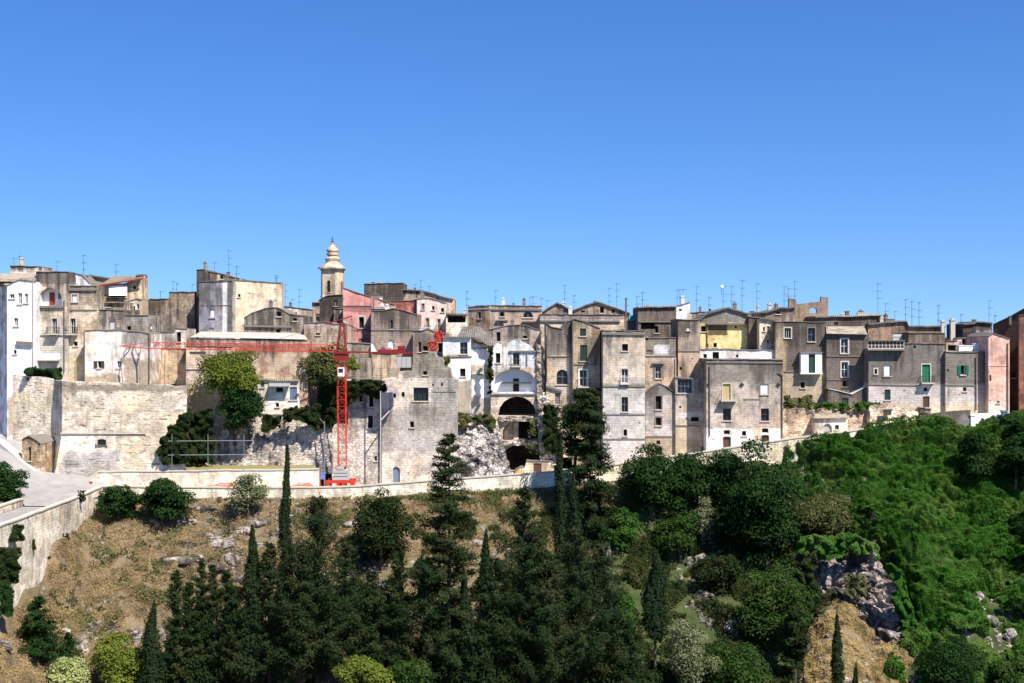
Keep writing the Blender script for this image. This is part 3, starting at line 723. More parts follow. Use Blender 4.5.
house('tiled_house', 'long low mossy roofed attic between white penthouse and the tan house with the awning', 'house', [(82, 279), (90, 276), (108, 279)], 300, 190, S('attic_a', PALE, seed=27), roof='tileg', depth=6, zb=12)
house('tan_house', 'tan house with a red edged tiled roof and a white balcony awning', 'house', [(97.5, 284), (124, 283.5), (142, 277)], 330, 184,
      S('tan_house_m', (.56, .44, .28), (.46, .36, .24), stain=.35, seed=28), wins=[('dark', 133, 286, 136, 289), ('dark', 110, 285.5, 126, 297, {'rec': .8})], roof=None, depth=3, zb=10)
sheet('tiled_roof', [[P(99, 285, 183.2), P(141.5, 278, 183.2)], [P(113, 276.5, 189), P(142.5, 275.5, 189)]], MAT['tile'], kind=None, label='red edged brown tiled roof over the tan house with the awning', cat='roof')
m = MB(); m.bar(P(98.5, 285.8, 183.1), P(142, 278.8, 183.1), .14); tag(m.build('red_fascia', MAT['redd']), 'dark red fascia board under the eave of the tan house roof', 'fascia')
m = MB(); m.hexa([P(109, 295.5, 182.5), P(127, 295.5, 182.5), P(127, 295.5, 182.6), P(109, 295.5, 182.6), P(109, 286.0, 183.6), P(127, 285.6, 183.6), P(127, 285.6, 183.7), P(109, 286.0, 183.7)])
tag(m.build('awning', MAT['white']), 'white cloth awning hung under the tan house roof', 'awning')
house('grey_house', 'grey lower storey with a small tiled lean-to roof and a white blind window', 'house', [(92, 309.5), (125, 310.5)], 345, 173.6,
      S('grey_lower', (.34, .31, .27), DGREY, stain=.5, top=.6, seed=29, Y=173.6, patches=[(100, 116, 318, 332, (.52, .48, .42), .3)]), wins=[('shut', 109.5, 321, 115, 329.5, {'col': 'woodw'})], depth=7, zb=9)
house('stone_house', 'beige attic storey right behind the grey lower storey, under the white awning', 'house', [(97.2, 303), (125, 303.5)], 330, 177, S('tan_attic', (.50, .43, .33), seed=30), roof='tile', wins=[('dark', 107, 304.8, 110, 307)], depth=5, zb=9)
house('white_house', 'small white house with a red door, right of the grey lower storey', 'house', [(125.5, 303), (130, 301), (137, 299), (142, 300)], 318, 181, S('small_white', (.78, .77, .74), stain=.15, course=0, seed=31, Y=181, patches=[(137.5, 145, 298, 318, (.55, .43, .28), .2)]),
      wins=[('shut', 132.8, 306, 135.2, 315, {'col': 'redd'}), ('glass', 128.6, 305, 130.6, 311), ('dark', 137, 304, 139, 309)], depth=3, zb=9)
house('tan_house', 'narrow tan tower with a small window right of the tan awning house', 'house', [(136, 276), (143.5, 275.5)], 305, 187, S('tan_tower', (.62, .52, .38), seed=32), roof='tile', wins=[('dark', 138, 290, 140, 296)], depth=2, zb=11)
house('grey_house', 'dark grey block with one small square window, below the small white house', 'house', [(125.3, 315), (148.8, 315.5)], 345, 173.9, S('dgrey_block', (.27, .25, .22), DGREY, stain=.5, seed=33), wins=[('dark', 127, 326, 131, 330.5)], depth=7, zb=9)
house('white_house', 'broad pale pinkish white house wall with two small black shuttered windows', 'house', [(85, 331), (100, 330), (135, 331.5), (150, 334)], 385, 170.2,
      S('broad_white', (.68, .62, .57), (.60, .53, .46), stain=.25, top=.25, course=.15, seed=34, Y=170.2, patches=[(122, 152, 360, 390, (.42, .34, .25), .8), (120, 150, 330, 346, (.40, .36, .31), .9), (84, 122, 375, 388, (.42, .34, .24), .5)]),
      wins=[('open', 97.5, 361, 101, 368, {'col': 'iron', 'lw': .45}), ('glass', 117, 361, 121.5, 368, {'frame': 'white'})], pipes=[(84.6, 331, 380), (149.5, 334, 382)], depth=8, zb=14)
for a, b in ((114.2, 116.8), (121.7, 124.2)):
    pass
house('brown_wall_house', 'blank brown stone house with a stepped top, left of the tall blue grey tower', 'house', [(148, 301), (150, 299), (169, 299), (169.2, 292), (195, 292)], 335, 186,
      S('brown_step', (.30, .25, .19), (.20, .165, .125), stain=.55, seed=35), pipes=[(151, 300, 330)], depth=3, zb=10)
house('tower_house', 'tall narrow tower house with grey blue left face, its shade painted on', 'tower house', [(199, 281.5), (222, 281), (232.5, 281)], 335, 183,
      S('bluegrey_painted_shade', (.30, .30, .32), (.24, .24, .26), stain=.4, course=0, seed=36, Y=183, patches=[(223.5, 228.2, 282, 333, (.78, .76, .70), .06), (229, 234, 280, 335, (.16, .14, .11), .15), (210, 215.5, 291, 301, (.37, .37, .38), .1)]),  # shade of the left face and a sunlit side strip painted as colour
      wins=[('shut', 210, 309, 215, 317.5, {'col': 'white', 'frame': 'white'}), ('shut', 209, 328, 214, 331, {'col': 'woodw'})], lines=[(201, 305, 232, 305, .06, .08)], a=-.18, depth=10, zb=10)
house('tower_house', 'blank beige side block of the tall tower house, sunlit and windowless', 'tower house', [(233, 280), (281.5, 283)], 335, 183.2,
      S('beige_side', (.60, .50, .35), (.52, .43, .30), stain=.25, top=.4, course=.1, seed=37), wins=[('dark', 238, 294, 240.5, 297)], a=.1, depth=4, zb=10)
house('dark_flank', 'dark narrow pier wall painted as the shaded left side of the tall tower house', 'wall', [(196.5, 270), (203.5, 269.5)], 335, 185.5, S('flank', (.13, .115, .095), seed=38), depth=9, zb=10)  # left side face of the tower, its shade put into the dark colour
house('roof_room', 'sloped stone roof room on top of the tall tower house', 'roof room', [(204, 270.5), (222, 274), (240, 278.8)], 284, 188.5, S('proom', (.42, .38, .32), stain=.5, seed=39, Y=188.5, patches=[(203.6, 208, 270, 283, (.7, .68, .64), .08)]), wins=[('niche', 208, 273.5, 209.5, 281, {'mat': MAT['dark']}), ('dark', 220, 275.5, 223, 279)], depth=6, zb=18)
house('ruined_house', 'low grey ruined gable with small square openings right of the beige tower block', 'house', [(244, 318), (258, 311), (272, 307.5), (278, 308), (289, 314), (305, 316)], 342, 179,
      S('grey_ruin', (.30, .265, .22), (.22, .195, .16), stain=.5, seed=40), wins=[('dark', 276.5, 311.5, 281, 316.5), ('dark', 293, 318, 297, 321), ('dark', 276, 329, 280, 333)], rough=.14, depth=7, zb=10,
      lines=[(243, 325, 292, 326, .3, .25)])
house('white_house', 'small grey white cottage with a parapet left of the whitewashed sloping roof', 'house', [(147, 331), (175, 332)], 348, 177.5, S('cottage', (.50, .49, .49), stain=.3, seed=41), wins=[('glass', 158.5, 331.9 + 1.5, 162, 338, {})], depth=5, zb=12)
house('white_house', 'tiny dark doored outhouse between the small grey cottage and the whitewashed roof', 'outhouse', [(175.2, 328), (187, 329)], 348, 178.2, S('outh', (.52, .49, .44), seed=42), wins=[('dark', 176.5, 332, 181, 342)], depth=5, zb=12)
sheet('whitewashed_roof', [[P(190, 337, 173), P(308, 339.5, 173)], [P(201, 331.5, 179), P(303, 333, 179)]], MAT['wroof'], kind=None, label='long whitewashed sloping roof below the beige tower block', cat='roof')
house('long_house', 'long low brown masonry range under the whitewashed roof, behind the crane jib', 'house', [(187, 338), (308, 340.5)], 360, 173.2, S('longr', (.42, .35, .26), (.34, .22, .16), stain=.45, seed=43, Y=173.2, patches=[(140, 310, 344, 353, (.40, .20, .14), .3)]), depth=6, zb=12, roof=None)
house('stone_house', 'tan stone house with one dark window, above the bastion and left of the stepped corner', 'house', [(140, 347), (186, 349)], 388, 175.5,
      S('tan_above', (.47, .37, .25), (.36, .28, .19), stain=.35, seed=44), wins=[('dark', 143, 365, 151, 371, {'frame': 'greyw'}), ('dark', 171, 384, 176, 388.5)], pipes=[(166, 352, 388, 'ppipe')], depth=8, zb=14)
house('stone_house', 'projecting pale stone house with toothed corner stones, left of the yellow green tree', 'house', [(186, 346), (232, 347)], 412, 171.5,
      S('proj_pale', (.52, .45, .35), (.42, .34, .24), stain=.35, seed=45, Y=171.5, patches=[(190, 215, 385, 412, (.55, .42, .24), .5)]), wins=[('dark', 217, 353, 219.5, 358), ('dark', 192, 385, 193.5, 388)], lines=[(186, 369, 215, 369)], depth=6.5, zb=8)
house('cream_house', 'yellowish cream house with blind white windows on two floors, behind the yellow green tree', 'house', [(232.5, 352), (303, 353)], 412, 174.2,
      S('cream_mid', (.62, .52, .35), (.55, .44, .28), stain=.25, course=.1, seed=46, Y=174.2), wins=[('niche', 256, 353.8, 264, 364, {'mat': MAT['woodw']}), ('niche', 282, 353.8, 291, 364.5, {'mat': MAT['woodw']})],
      bal=[(255, 265, 366, 366.1, .6), (281, 292, 367, 367.1, .6)], lines=[(232, 371, 300, 371)], depth=7, zb=8)
house('dark_corner_pier', 'toothed broken stone edge of the cream house beside the second tree', 'wall', [(298, 352), (304, 352)], 400, 174.0, S('tooth', (.50, .44, .36), stain=.6, rubble=.7, seed=47), depth=3, zb=9, rough=.2, roof=None)
house('white_house', 'small white cottage with a porch roof and blue shuttered window below the cream house', 'cottage', [(251, 381), (270, 380), (299, 381)], 430, 172.4,
      S('porch_cottage', (.74, .70, .63), (.62, .54, .42), stain=.2, course=0, seed=48), wins=[('shut', 253.5, 383, 257, 387.5, {'col': 'bluew'}), ('shut', 260.5, 383, 264, 387.5, {'col': 'bluew'}), ('dark', 276, 387.5, 283, 392), ('dark', 275.5, 403, 279, 407), ('shut', 289.5, 387, 297, 400, {'col': 'bluew', 'frame': 'white'})], depth=5, zb=8, roof='tilep')
m = MB(); m.hexa([P(269, 386.6, 171.2), P(290, 386.6, 171.2), P(290, 386.0, 171.2), P(269, 386, 171.2), P(269, 383.6, 172.3), P(290, 383.6, 172.3), P(290, 383.0, 172.3), P(269, 383.0, 172.3)])
tag(m.build('porch_roof', MAT['metal']), 'grey metal porch roof on the small white cottage', 'porch roof')
# ruined rubble wall below the trees
def lump_wall(name, label, cat, topl, botl, mat, nx=50, ny=24, amp=.5, sc=.6, thick=1.5):
    """irregular masonry or rock face between a top and a bottom pixel line (px, py, Y)"""
    x0, x1 = topl[0][0], topl[-1][0]; rows = []; m = MB()
    for j in range(ny + 1):
        r = []
        for i in range(nx + 1):
            px = x0 + (x1 - x0) * i / nx; bx0, bx1 = botl[0][0], botl[-1][0]; pb = bx0 + (bx1 - bx0) * i / nx
            a = P(px, lerp_tab(topl, px), lerp_tab(topl, px, 2)); b = P(pb, lerp_tab(botl, pb), lerp_tab(botl, pb, 2))
            q = a.lerp(b, j / ny)
            d = noise.fractal(q * sc, 1.0, 2.2, 5) * amp; q = q + Vector((noise.noise(q * 1.3) * amp * .4, -d, noise.noise(q * 1.1 + Vector((9, 9, 9))) * amp * (.6 if j == 0 else .3)))
            r.append(q)
        rows.append(r)
    for j in range(ny):
        for i in range(nx): m.face([rows[j + 1][i], rows[j + 1][i + 1], rows[j][i + 1], rows[j][i]])
    back = Vector((0, thick, 0))
    for i in range(nx): m.face([rows[0][i], rows[0][i + 1], rows[0][i + 1] + back, rows[0][i] + back])
    for j in range(ny):
        m.face([rows[j][0], rows[j][0] + back, rows[j + 1][0] + back, rows[j + 1][0]]); m.face([rows[j][nx], rows[j + 1][nx], rows[j + 1][nx] + back, rows[j][nx] + back])
    for j in range(ny): 
        for i in (0,): m.face([rows[j][0] + back, rows[j][nx] + back, rows[j + 1][nx] + back, rows[j + 1][0] + back])
    o = m.build(name, mat, recalc=True); 
    return tag(o, label, cat)
M_RUIN = stone('ruined_rubble', (.50, .46, .40), (.33, .29, .24), stain=.55, top=.1, course=0, rubble=1.0, bump=1.0, seed=50)
lump_wall('ruined_wall', 'broken whitish rubble wall below the trees, left of the crane mast', 'ruined wall', [(206, 411, 171.5), (222, 415, 171.4), (240, 420, 171.4), (268, 420, 171.2), (300, 414, 171.2), (332, 408, 171.6)], [(206, 469, 170), (270, 470, 169.8), (332, 474, 169.6)], stone('coarse_masonry', (.46, .42, .36), (.32, .285, .24), stain=.55, top=.1, course=.25, rubble=.6, bump=.9, seed=152), 60, 26, .4, .5)
house('cave_wall', 'deep shaded hollow wall under the ivy behind the scaffold poles', 'wall', [(150, 425), (215, 425)], 466, 177, S('hollow', (.14, .12, .09), seed=51, rubble=.6), depth=2, zb=4, roof=None, rough=.3)  # the hollow's shade is put into this dark wall colour
m = MB()
for px in (172, 208, 244): m.bar(P(px, 470, 163.95), P(px, 434, 163.95), .03)
for py in (441, 455): m.bar(P(168, py, 163.9), P(252, py - .5, 163.9), .045)
tag(m.build('scaffold', MAT['metal']), 'light scaffold of thin horizontal poles in front of the shaded hollow', 'scaffold')
# lamp poles on the road
for px, y0, y1, lb in ((324.5, 421, 480, 'grey street pole left of the crane mast, with a blue box at its foot'), (380.5, 391, 482, 'tall grey pole with a slanting brace right of the crane, against the pale stone house')):
    m = MB(); m.bar(P(px, y1 + 6, 168.4), P(px, y0, 168.4), .12, n=8, r2=.08)
    if px < 350: m.bar(P(px, 424, 168.4), P(px - 5, 418, 168.2), .05)
    else: m.bar(P(px + .5, 420, 168.4), P(px + 11, 409, 169.6), .09)
    tag(m.build('pole', MAT['concrete' if px > 350 else 'greyw']), lb, 'pole')
m = MB(); c = P(322, 477, 167.2); m.box(c.x - .3, c.x + .3, 167, 167.5, c.z - .3, c.z + .45); m.box(c.x - .34, c.x + .34, 166.96, 167.54, c.z + .453, c.z + .52)
tag(m.build('electric_box', flat('blue_box_paint', (.10, .22, .55), .5)), 'small bright blue electric box beside the crane base', 'electric box')
m = MB(); m.box(X(314, 167), X(320.5, 167), 166.6, 167.6, 1.3, Z(473.5, 167)); m.box(X(315, 167), X(319, 167), 166.5, 166.57, 1.7, Z(479, 167)); m.bar(P(316, 474, 167), P(313.5, 469.5, 167), .05)
tag(m.build('generator', MAT['crane']), 'boxy red generator on the road left of the crane base', 'generator')
# ------------------------------------------------------------------ houses, centre
# church tower
def church():
    Y = 232.0; c = P(332.5, 330, Y); root = empty('church_tower', (c.x, c.y, 11.0), R(-14), 'slender pale bell tower with stacked round cupolas and an iron cross', 'bell tower')
    k = Y / F; zz = lambda py: Z(py, Y) - 11.0
    mt = S('tower_stone', (.50, .41, .285), (.40, .32, .22), stain=.3, top=.1, course=.1, seed=60, Y=Y)
    def oct(mb, w, z0, z1, ch=.28):
        r = w / 2; q = r * (1 - ch); pts = [(-q, -r), (q, -r), (r, -q), (r, q), (q, r), (-q, r), (-r, q), (-r, -q)]
        for i in range(8):
            a, b = pts[i], pts[(i + 1) % 8]; mb.face([(*a, z0), (*b, z0), (*b, z1), (*a, z1)])
        mb.face([(*p, z1) for p in pts]); mb.face([(*p, z0) for p in reversed(pts)])
    W = 19.0 * k
    m = MB(); oct(m, W, 0, zz(270)); m.build('shaft', mt, root)
    m = MB(); oct(m, W * 1.12, zz(270.5), zz(269)); oct(m, W * 1.27, zz(268.99), zz(267.6)); oct(m, W * 1.06, zz(297.5), zz(296)); m.build('cornice', mt, root)
    for ang in range(4):
        b = MB(); lp = arch_loop(-W * .11, W * .11, zz(293), zz(280.5), True)
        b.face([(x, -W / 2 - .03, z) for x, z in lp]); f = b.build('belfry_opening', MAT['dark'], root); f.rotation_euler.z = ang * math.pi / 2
        s = MB(); n = len(lp)
        for i in range(n): a_, b_ = lp[i], lp[(i + 1) % n]; s.bar((a_[0], -W / 2 - .04, a_[1]), (b_[0], -W / 2 - .04, b_[1]), .09)
        s.build('surround', mt, f)
    prof = lambda L: [(r * k, zz(py)) for r, py in L]
    m = MB(); m.lathe(prof([(11.6, 267.5), (10.2, 265.5), (8.6, 264.5), (8.0, 263.6), (7.0, 263.2), (6.6, 260.8), (7.2, 260.4), (7.3, 259.5)]), 16); m.build('drum', mt, root, smooth=False)
    m = MB(); m.lathe(prof([(7.25, 259.4), (7.6, 258.7), (6.9, 257.8), (5.2, 257.0), (4.6, 255.8), (5.9, 255.2), (6.1, 253.6), (4.6, 252.6)]), 16); m.build('lower_cupola', mt, root)
    m = MB(); m.lathe(prof([(4.55, 252.5), (5.8, 251.6), (6.1, 250.4), (5.2, 248.6), (3.4, 246.8), (2.0, 244.9), (1.3, 243.2), (1.5, 242.6), (.7, 242.0)]), 16); m.build('upper_cupola', mt, root, smooth=True)
    m = MB(); m.bar((0, 0, zz(242)), (0, 0, zz(236.8)), .06); m.bar((-.35, 0, zz(239)), (.35, 0, zz(239)), .05); m.lathe([(.05, zz(242.2)), (.3, zz(241.6)), (.3, zz(241.1)), (.05, zz(240.6))], 10); m.build('cross', MAT['iron'], root)
church()
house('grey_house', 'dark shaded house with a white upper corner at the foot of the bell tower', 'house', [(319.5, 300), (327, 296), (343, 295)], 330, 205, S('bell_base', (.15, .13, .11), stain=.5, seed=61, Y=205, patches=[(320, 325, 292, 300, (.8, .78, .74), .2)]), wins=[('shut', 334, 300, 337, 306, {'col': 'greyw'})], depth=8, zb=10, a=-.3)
house('stone_house', 'small pale stone wing between the dark house and the pink house', 'house', [(334, 309), (343.5, 309)], 330, 203, S('wing_c', (.50, .46, .38), seed=62), depth=6, zb=10)
house('tiled_house', 'distant small roof with a red awning left of the bell tower', 'house', [(312, 303), (321, 303)], 330, 212, S('dist_r', (.40, .30, .25), seed=63), depth=6, zb=10, roof='tile', wins=[('niche', 313, 314, 319.5, 316, {'mat': MAT['redd'], 'rec': .1}), ('niche', 313.5, 316.5, 319.5, 322, {'mat': MAT['bluew']})])
house('tiled_house', 'far low white and tan rooftops between the beige tower block and the bell tower', 'house', [(284, 306.5), (296, 308), (312, 310)], 330, 208, S('far_low', (.55, .50, .42), seed=64, stain=.3), depth=6, zb=10, wins=[('dark', 293, 312.5, 297, 315.5)])
house('pink_house', 'salmon pink gabled house with one tall dark window, right of the bell tower', 'house', [(343, 288), (371, 297)], 352, 192,
      S('salmon', (.56, .26, .235), (.50, .23, .20), stain=.2, top=.1, course=0, seed=65, Y=192, patches=[(343, 371.5, 306, 312, (.40, .17, .15), .25), (341, 348, 321, 345, (.74, .68, .58), .35)]), roof='cap',
      wins=[('dark', 359, 317, 364, 328, {'surr': 'sill', 'sw': .25}), ('shut', 359, 338.5, 364, 343.3, {'col': 'greyw'})], lines=[(343, 305.5, 371, 305.5, .08, .12), (343, 330, 371, 330, .06, .1)], depth=10, zb=10)
house('pink_house', 'pale pink upper floor with a sloping roof right of the salmon gable', 'house', [(371.2, 298), (378, 299), (395, 305)], 315, 198, S('pale_pk', (.68, .42, .38), seed=66, stain=.2, course=0), depth=8, zb=10)
house('pink_house', 'red pink side wall below the tan roof, left of the pale pink house', 'house', [(386, 301.5), (417, 300.5)], 325, 200, S('red_pk', (.42, .16, .13), seed=67, stain=.3, course=0), depth=7, zb=10)
house('stone_block', 'dark brown flat topped stone block on the skyline behind the pink houses', 'roof block', [(364, 284), (403, 283)], 310, 222, S('dkblock', (.17, .14, .11), (.12, .10, .08), stain=.5, seed=68, course=.5), depth=9, zb=11)
house('tiled_house', 'tan skyline house with a shallow tiled roof right of the dark brown block', 'house', [(403, 290), (420, 291), (438, 296), (453.5, 300)], 315, 215, S('tan_sky', (.60, .50, .36), seed=69), roof='tile', depth=9, zb=11)
house('pink_house', 'pale pink house with two slim balconied doors, right of the crane mast', 'house', [(417, 299), (430, 298.5), (446, 303)], 336, 193,
      S('pale_pink', (.72, .50, .45), (.66, .45, .40), stain=.15, course=0, seed=70, Y=193, patches=[(440, 447, 300, 314, (.62, .52, .42), .3)]), wins=[('glass', 426, 318, 429, 329.5, {'surr': 'sill'}), ('glass', 437.5, 319, 440.5, 329.5, {'surr': 'sill'}), ('shut', 421.5, 303.5, 424.5, 309.5, {'col': 'greyw', 'surr': 'sill'}), ('dark', 432, 306, 434.5, 310), ('dark', 441, 308, 444, 312)],
      bal=[(424.5, 430.5, 330, 325, .5), (436, 442, 330, 325, .5)], depth=8, zb=10, roof='cap')
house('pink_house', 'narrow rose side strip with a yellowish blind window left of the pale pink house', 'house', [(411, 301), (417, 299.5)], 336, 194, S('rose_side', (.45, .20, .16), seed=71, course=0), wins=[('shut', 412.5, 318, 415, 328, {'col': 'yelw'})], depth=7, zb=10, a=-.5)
house('grey_gable_house', 'weathered grey gabled house with a white shrine window, above the crane counterweight', 'house', [(371, 311), (381, 311), (393, 308.5), (405, 311), (417, 314.5)], 362, 184,
      S('grey_gable', (.24, .205, .17), (.30, .22, .18), stain=.5, seed=72, Y=184, patches=[(395, 404, 338, 348, (.44, .30, .24), .5)]), wins=[('dark', 390.5, 320, 392.8, 329), ('niche', 388, 339.5, 394, 350, {'arch': True, 'mat': MAT['white'], 'rec': .2})], lines=[(371, 329.5, 417, 329.5)], depth=9, zb=10)
house('roof_room', 'small white walled roof terrace room left of the weathered grey gable', 'roof room', [(371.5, 309), (386, 309)], 320, 190, S('terr_room', (.48, .44, .40), seed=73), wins=[('dark', 374, 311, 376, 316), ('dark', 379, 311.5, 382, 315)], depth=5, zb=10)
house('ruined_house', 'rough brownish ruin wall with two small openings behind the second tree', 'ruin', [(304, 323), (322, 322), (346, 325)], 400, 177,
      S('ruin_a', (.42, .355, .26), (.32, .25, .18), stain=.5, seed=74, Y=177, patches=[(300, 348, 322, 328, (.55, .42, .36), .3)]), wins=[('dark', 320.5, 347, 325, 353), ('dark', 331, 346, 334, 352), ('dark', 316, 333, 320, 335)], depth=8, zb=9, rough=.15)
house('stone_house', 'grey parapet block with a white slanting plaster edge right of the crane mast head', 'house', [(346, 343), (371, 344)], 400, 178, S('grey_par', (.33, .30, .25), seed=75, Y=178, patches=[(371, 377, 344, 352, (.8, .78, .74), .1)]), depth=6, zb=9)
m = MB(); m.hexa([P(371, 352, 177.5), P(377, 352, 177.5), P(377, 352, 178), P(371, 352, 178), P(371, 344, 177.5), P(372.5, 344, 177.5), P(372.5, 344, 178), P(371, 344, 178)]); tag(m.build('buttress', MAT['white']), 'small white slanting plaster buttress below the weathered grey gable', 'buttress')
house('stone_house', 'pale tan house wall behind the crane jib, between second tree and counterweight', 'house', [(345, 352.5), (398, 353.5)], 400, 180, S('tan_bhd', (.50, .41, .29), (.40, .33, .24), stain=.4, seed=76), wins=[('dark', 366, 366, 368, 376), ('dark', 371, 367, 373, 376)], depth=6, zb=9)
house('roof_room', 'row of white roof boxes above the ivy covered wall', 'roof room', [(345, 378), (383, 380)], 392, 173.5, S('whitebox', (.76, .75, .72), stain=.25, course=0, seed=77), depth=3, zb=9, rough=.12)
house('ivy_house', 'ivy topped pale ruined house with two tall dark windows, right of the crane mast', 'house', [(332, 392), (345, 388), (383, 386)], 480, 171.3,
      S('ivy_house_m', (.50, .46, .40), (.38, .335, .28), stain=.45, rubble=.6, course=.2, seed=78), wins=[('dark', 369, 394, 373.5, 407, {'surr': 'sill'}), ('dark', 368, 415.5, 373, 428, {'surr': 'sill'}), ('dark', 359, 395, 362, 402), ('niche', 333, 412, 348, 424, {'mat': MAT['brownw'], 'rec': .5}), ('dark', 374.5, 456, 377, 461)], lines=[(350, 408, 374, 408)], depth=3, zb=1.2, roof=None)
house('stone_house', 'big pale stone house with an arched blue grey door, right of the crane', 'house', [(382, 379), (398, 379), (398.6, 372), (408, 371), (412, 370.5), (412.6, 362), (424, 361), (424.6, 355), (434, 352.5), (436, 357), (441, 358), (443, 366), (449, 368), (451, 376), (457, 380)], 486, 170.5,
      S('big_pale', (.50, .455, .39), (.42, .37, .31), stain=.3, top=.15, course=.25, rubble=.25, seed=79, Y=170.5,
        patches=[(404, 458, 350, 378, (.30, .265, .215), .7), (432, 457, 378, 418, (.44, .41, .36), .3), (380, 458, 408, 452, (.42, .37, .31), .8), (395, 440, 430, 450, (.54, .49, .42), .8)]),
      wins=[('glass', 413.5, 387.5, 428.5, 401, {'div': (3, 1), 'frame': 'dgreen', 'sillm': 'sill', 'rec': .5}), ('dark', 393, 393.5, 396, 398, {'sill': False}), ('dark', 401.5, 392, 404.5, 397, {'sill': False}), ('dark', 410, 421.5, 414, 427.5), ('dark', 423, 371, 427, 375), ('dark', 432, 384, 434, 386, {'sill': False}),
            ('dark', 441, 383, 443, 386, {'sill': False}), ('door', 392.5, 466.5, 400, 484, {'arch': True, 'col': 'bluew'})], depth=5, zb=1.2, rough=.16, roof=None, lines=[(433, 391.5, 456, 391.5, .05, .1)])
house('ruined_house', 'grey broken house with white hoists behind, between counterweight and white ruins', 'ruin', [(413, 331), (428, 329), (446, 334), (447, 338)], 400, 181, S('grey_brk', (.33, .28, .235), (.26, .21, .17), stain=.4, seed=80), wins=[('dark', 418.5, 342, 421, 352), ('dark', 423, 346, 428, 351), ('dark', 438, 343, 442, 352)], depth=8, zb=9, rough=.15)
# red frames
for x0, x1, y0, y1, lb in ((434.5, 443, 331, 342, 'upper red tangled wire mesh hanging above the big pale house'), (427.5, 437, 341.5, 351, 'lower red round wire mesh coil beside a black opening')):
    m = MB(); a = P(x0, y0, 176); b = P(x1, y1, 176); cx, cz, rx, rz = (a.x + b.x) / 2, (a.z + b.z) / 2, (b.x - a.x) / 2, (a.z - b.z) / 2
    rr = random.Random(3 if y0 < 335 else 4)
    for i in range(46):
        t, u = rr.uniform(0, 6.28), rr.uniform(0, 6.28)
        p = (cx + rx * math.copysign(abs(math.cos(t)) ** .5, math.cos(t)), 176 + rr.uniform(-.4, .4), cz + rz * math.copysign(abs(math.sin(t)) ** .5, math.sin(t)))
        q = (cx + rx * math.copysign(abs(math.cos(u)) ** .5, math.cos(u)), 176 + rr.uniform(-.4, .4), cz + rz * math.copysign(abs(math.sin(u)) ** .5, math.sin(u))); m.bar(p, q, .055)
    tag(m.build('wire_mesh', MAT['crane']), lb, 'wire mesh')
house('pergola_house', 'dark open roof terrace shelter on a pale wall, right of the pale pink house', 'house', [(446, 314), (467, 315)], 345, 190, S('perg', (.66, .60, .50), stain=.3, seed=81), wins=[('vault', 447.5, 315.6, 465.5, 322.5, {'rec': 3.0})], depth=7, zb=10, roof='tile')
house('stone_house', 'brownish left wing of the long skyline house above the white ruins', 'house', [(468, 307), (490, 305.5)], 345, 199, S('sky_l', (.36, .295, .22), stain=.4, seed=82), wins=[('dark', 478, 312, 481, 318.5, {'surr': 'dsill'})], a=-.5, depth=8, zb=10, pxr=490, linemat='sill', lines=[(468, 309, 490, 308)])
house('stone_house', 'broad skyline house with a lunette window, above the white ruins', 'house', [(490.2, 305.5), (542, 306)], 345, 199.2, S('sky_m', (.40, .335, .26), (.33, .28, .22), stain=.35, seed=83, Y=199.2), roof='cap',
      wins=[('dark', 500, 312, 504, 316.5, {'surr': 'dsill'}), ('glass', 523, 311.5, 533, 317.5, {'arch': True, 'surr': None, 'frame': 'sill'})], lines=[(490, 308.5, 542, 309, .2, .25), (496, 320, 508, 320, .5, .15), (522, 321, 536, 321, .6, .2)], depth=9, zb=10)
house('grey_house', 'scorched grey wall with one dark window just above the white ruins', 'house', [(488, 330), (505, 326), (520, 325), (541, 330)], 352, 182, S('scorch', (.30, .265, .235), (.24, .21, .18), stain=.55, seed=84), wins=[('dark', 496.5, 332, 500.5, 341.5), ('dark', 523, 335.5, 527, 338.5)], depth=7, zb=10, rough=.12)
# white ruins
WR = lambda n, **k: S(n, (.80, .79, .77), (.76, .73, .68), stain=.15, top=.1, course=0, seed=len(n), **k)
house('white_house', 'white ruined house with a grey shuttered window, left one of the white ruins', 'house', [(443, 338), (471, 338.5)], 415, 175.5, WR('wr1', Y=175.5, patches=[(442, 473, 355.5, 358.5, (.45, .38, .28), .3), (447, 473, 380, 415, (.40, .34, .26), .6)]),
      wins=[('glass', 460, 342.3, 467.5, 354, {'frame': 'greyw'}), ('dark', 460, 368.5, 465.5, 376.5)], depth=8, zb=4, a=0, lines=[(443, 356.5, 472, 356, .12, .15)], roof='tileg', sides=([(443, 358), (448, 370), (455, 380), (457, 392), (459, 415)], [(471, 415)]))
sheet('tiled_roof', [[P(463, 326.5, 182), P(480, 326.5, 182), P(497, 343.5, 178)], [P(457, 337, 176), P(472, 338, 175.5), P(492, 352, 175.4)]], MAT['tileg'], kind=None, label='broken grey tiled roof sloping down over the white ruins', cat='roof')
house('white_house', 'white ruined wall panel above a brown band, second from left among the white ruins', 'house', [(471.5, 340), (480, 343), (490.5, 352)], 415, 176.2, WR('wr22', Y=176.2, patches=[(470, 492, 364.5, 374, (.50, .42, .31), .3), (470, 492, 397, 418, (.42, .37, .30), .4)]), lines=[(471.5, 348, 490, 348, .1, .1), (471.5, 374, 490, 373.5, .35, .2)], depth=7, zb=4, rough=.15)
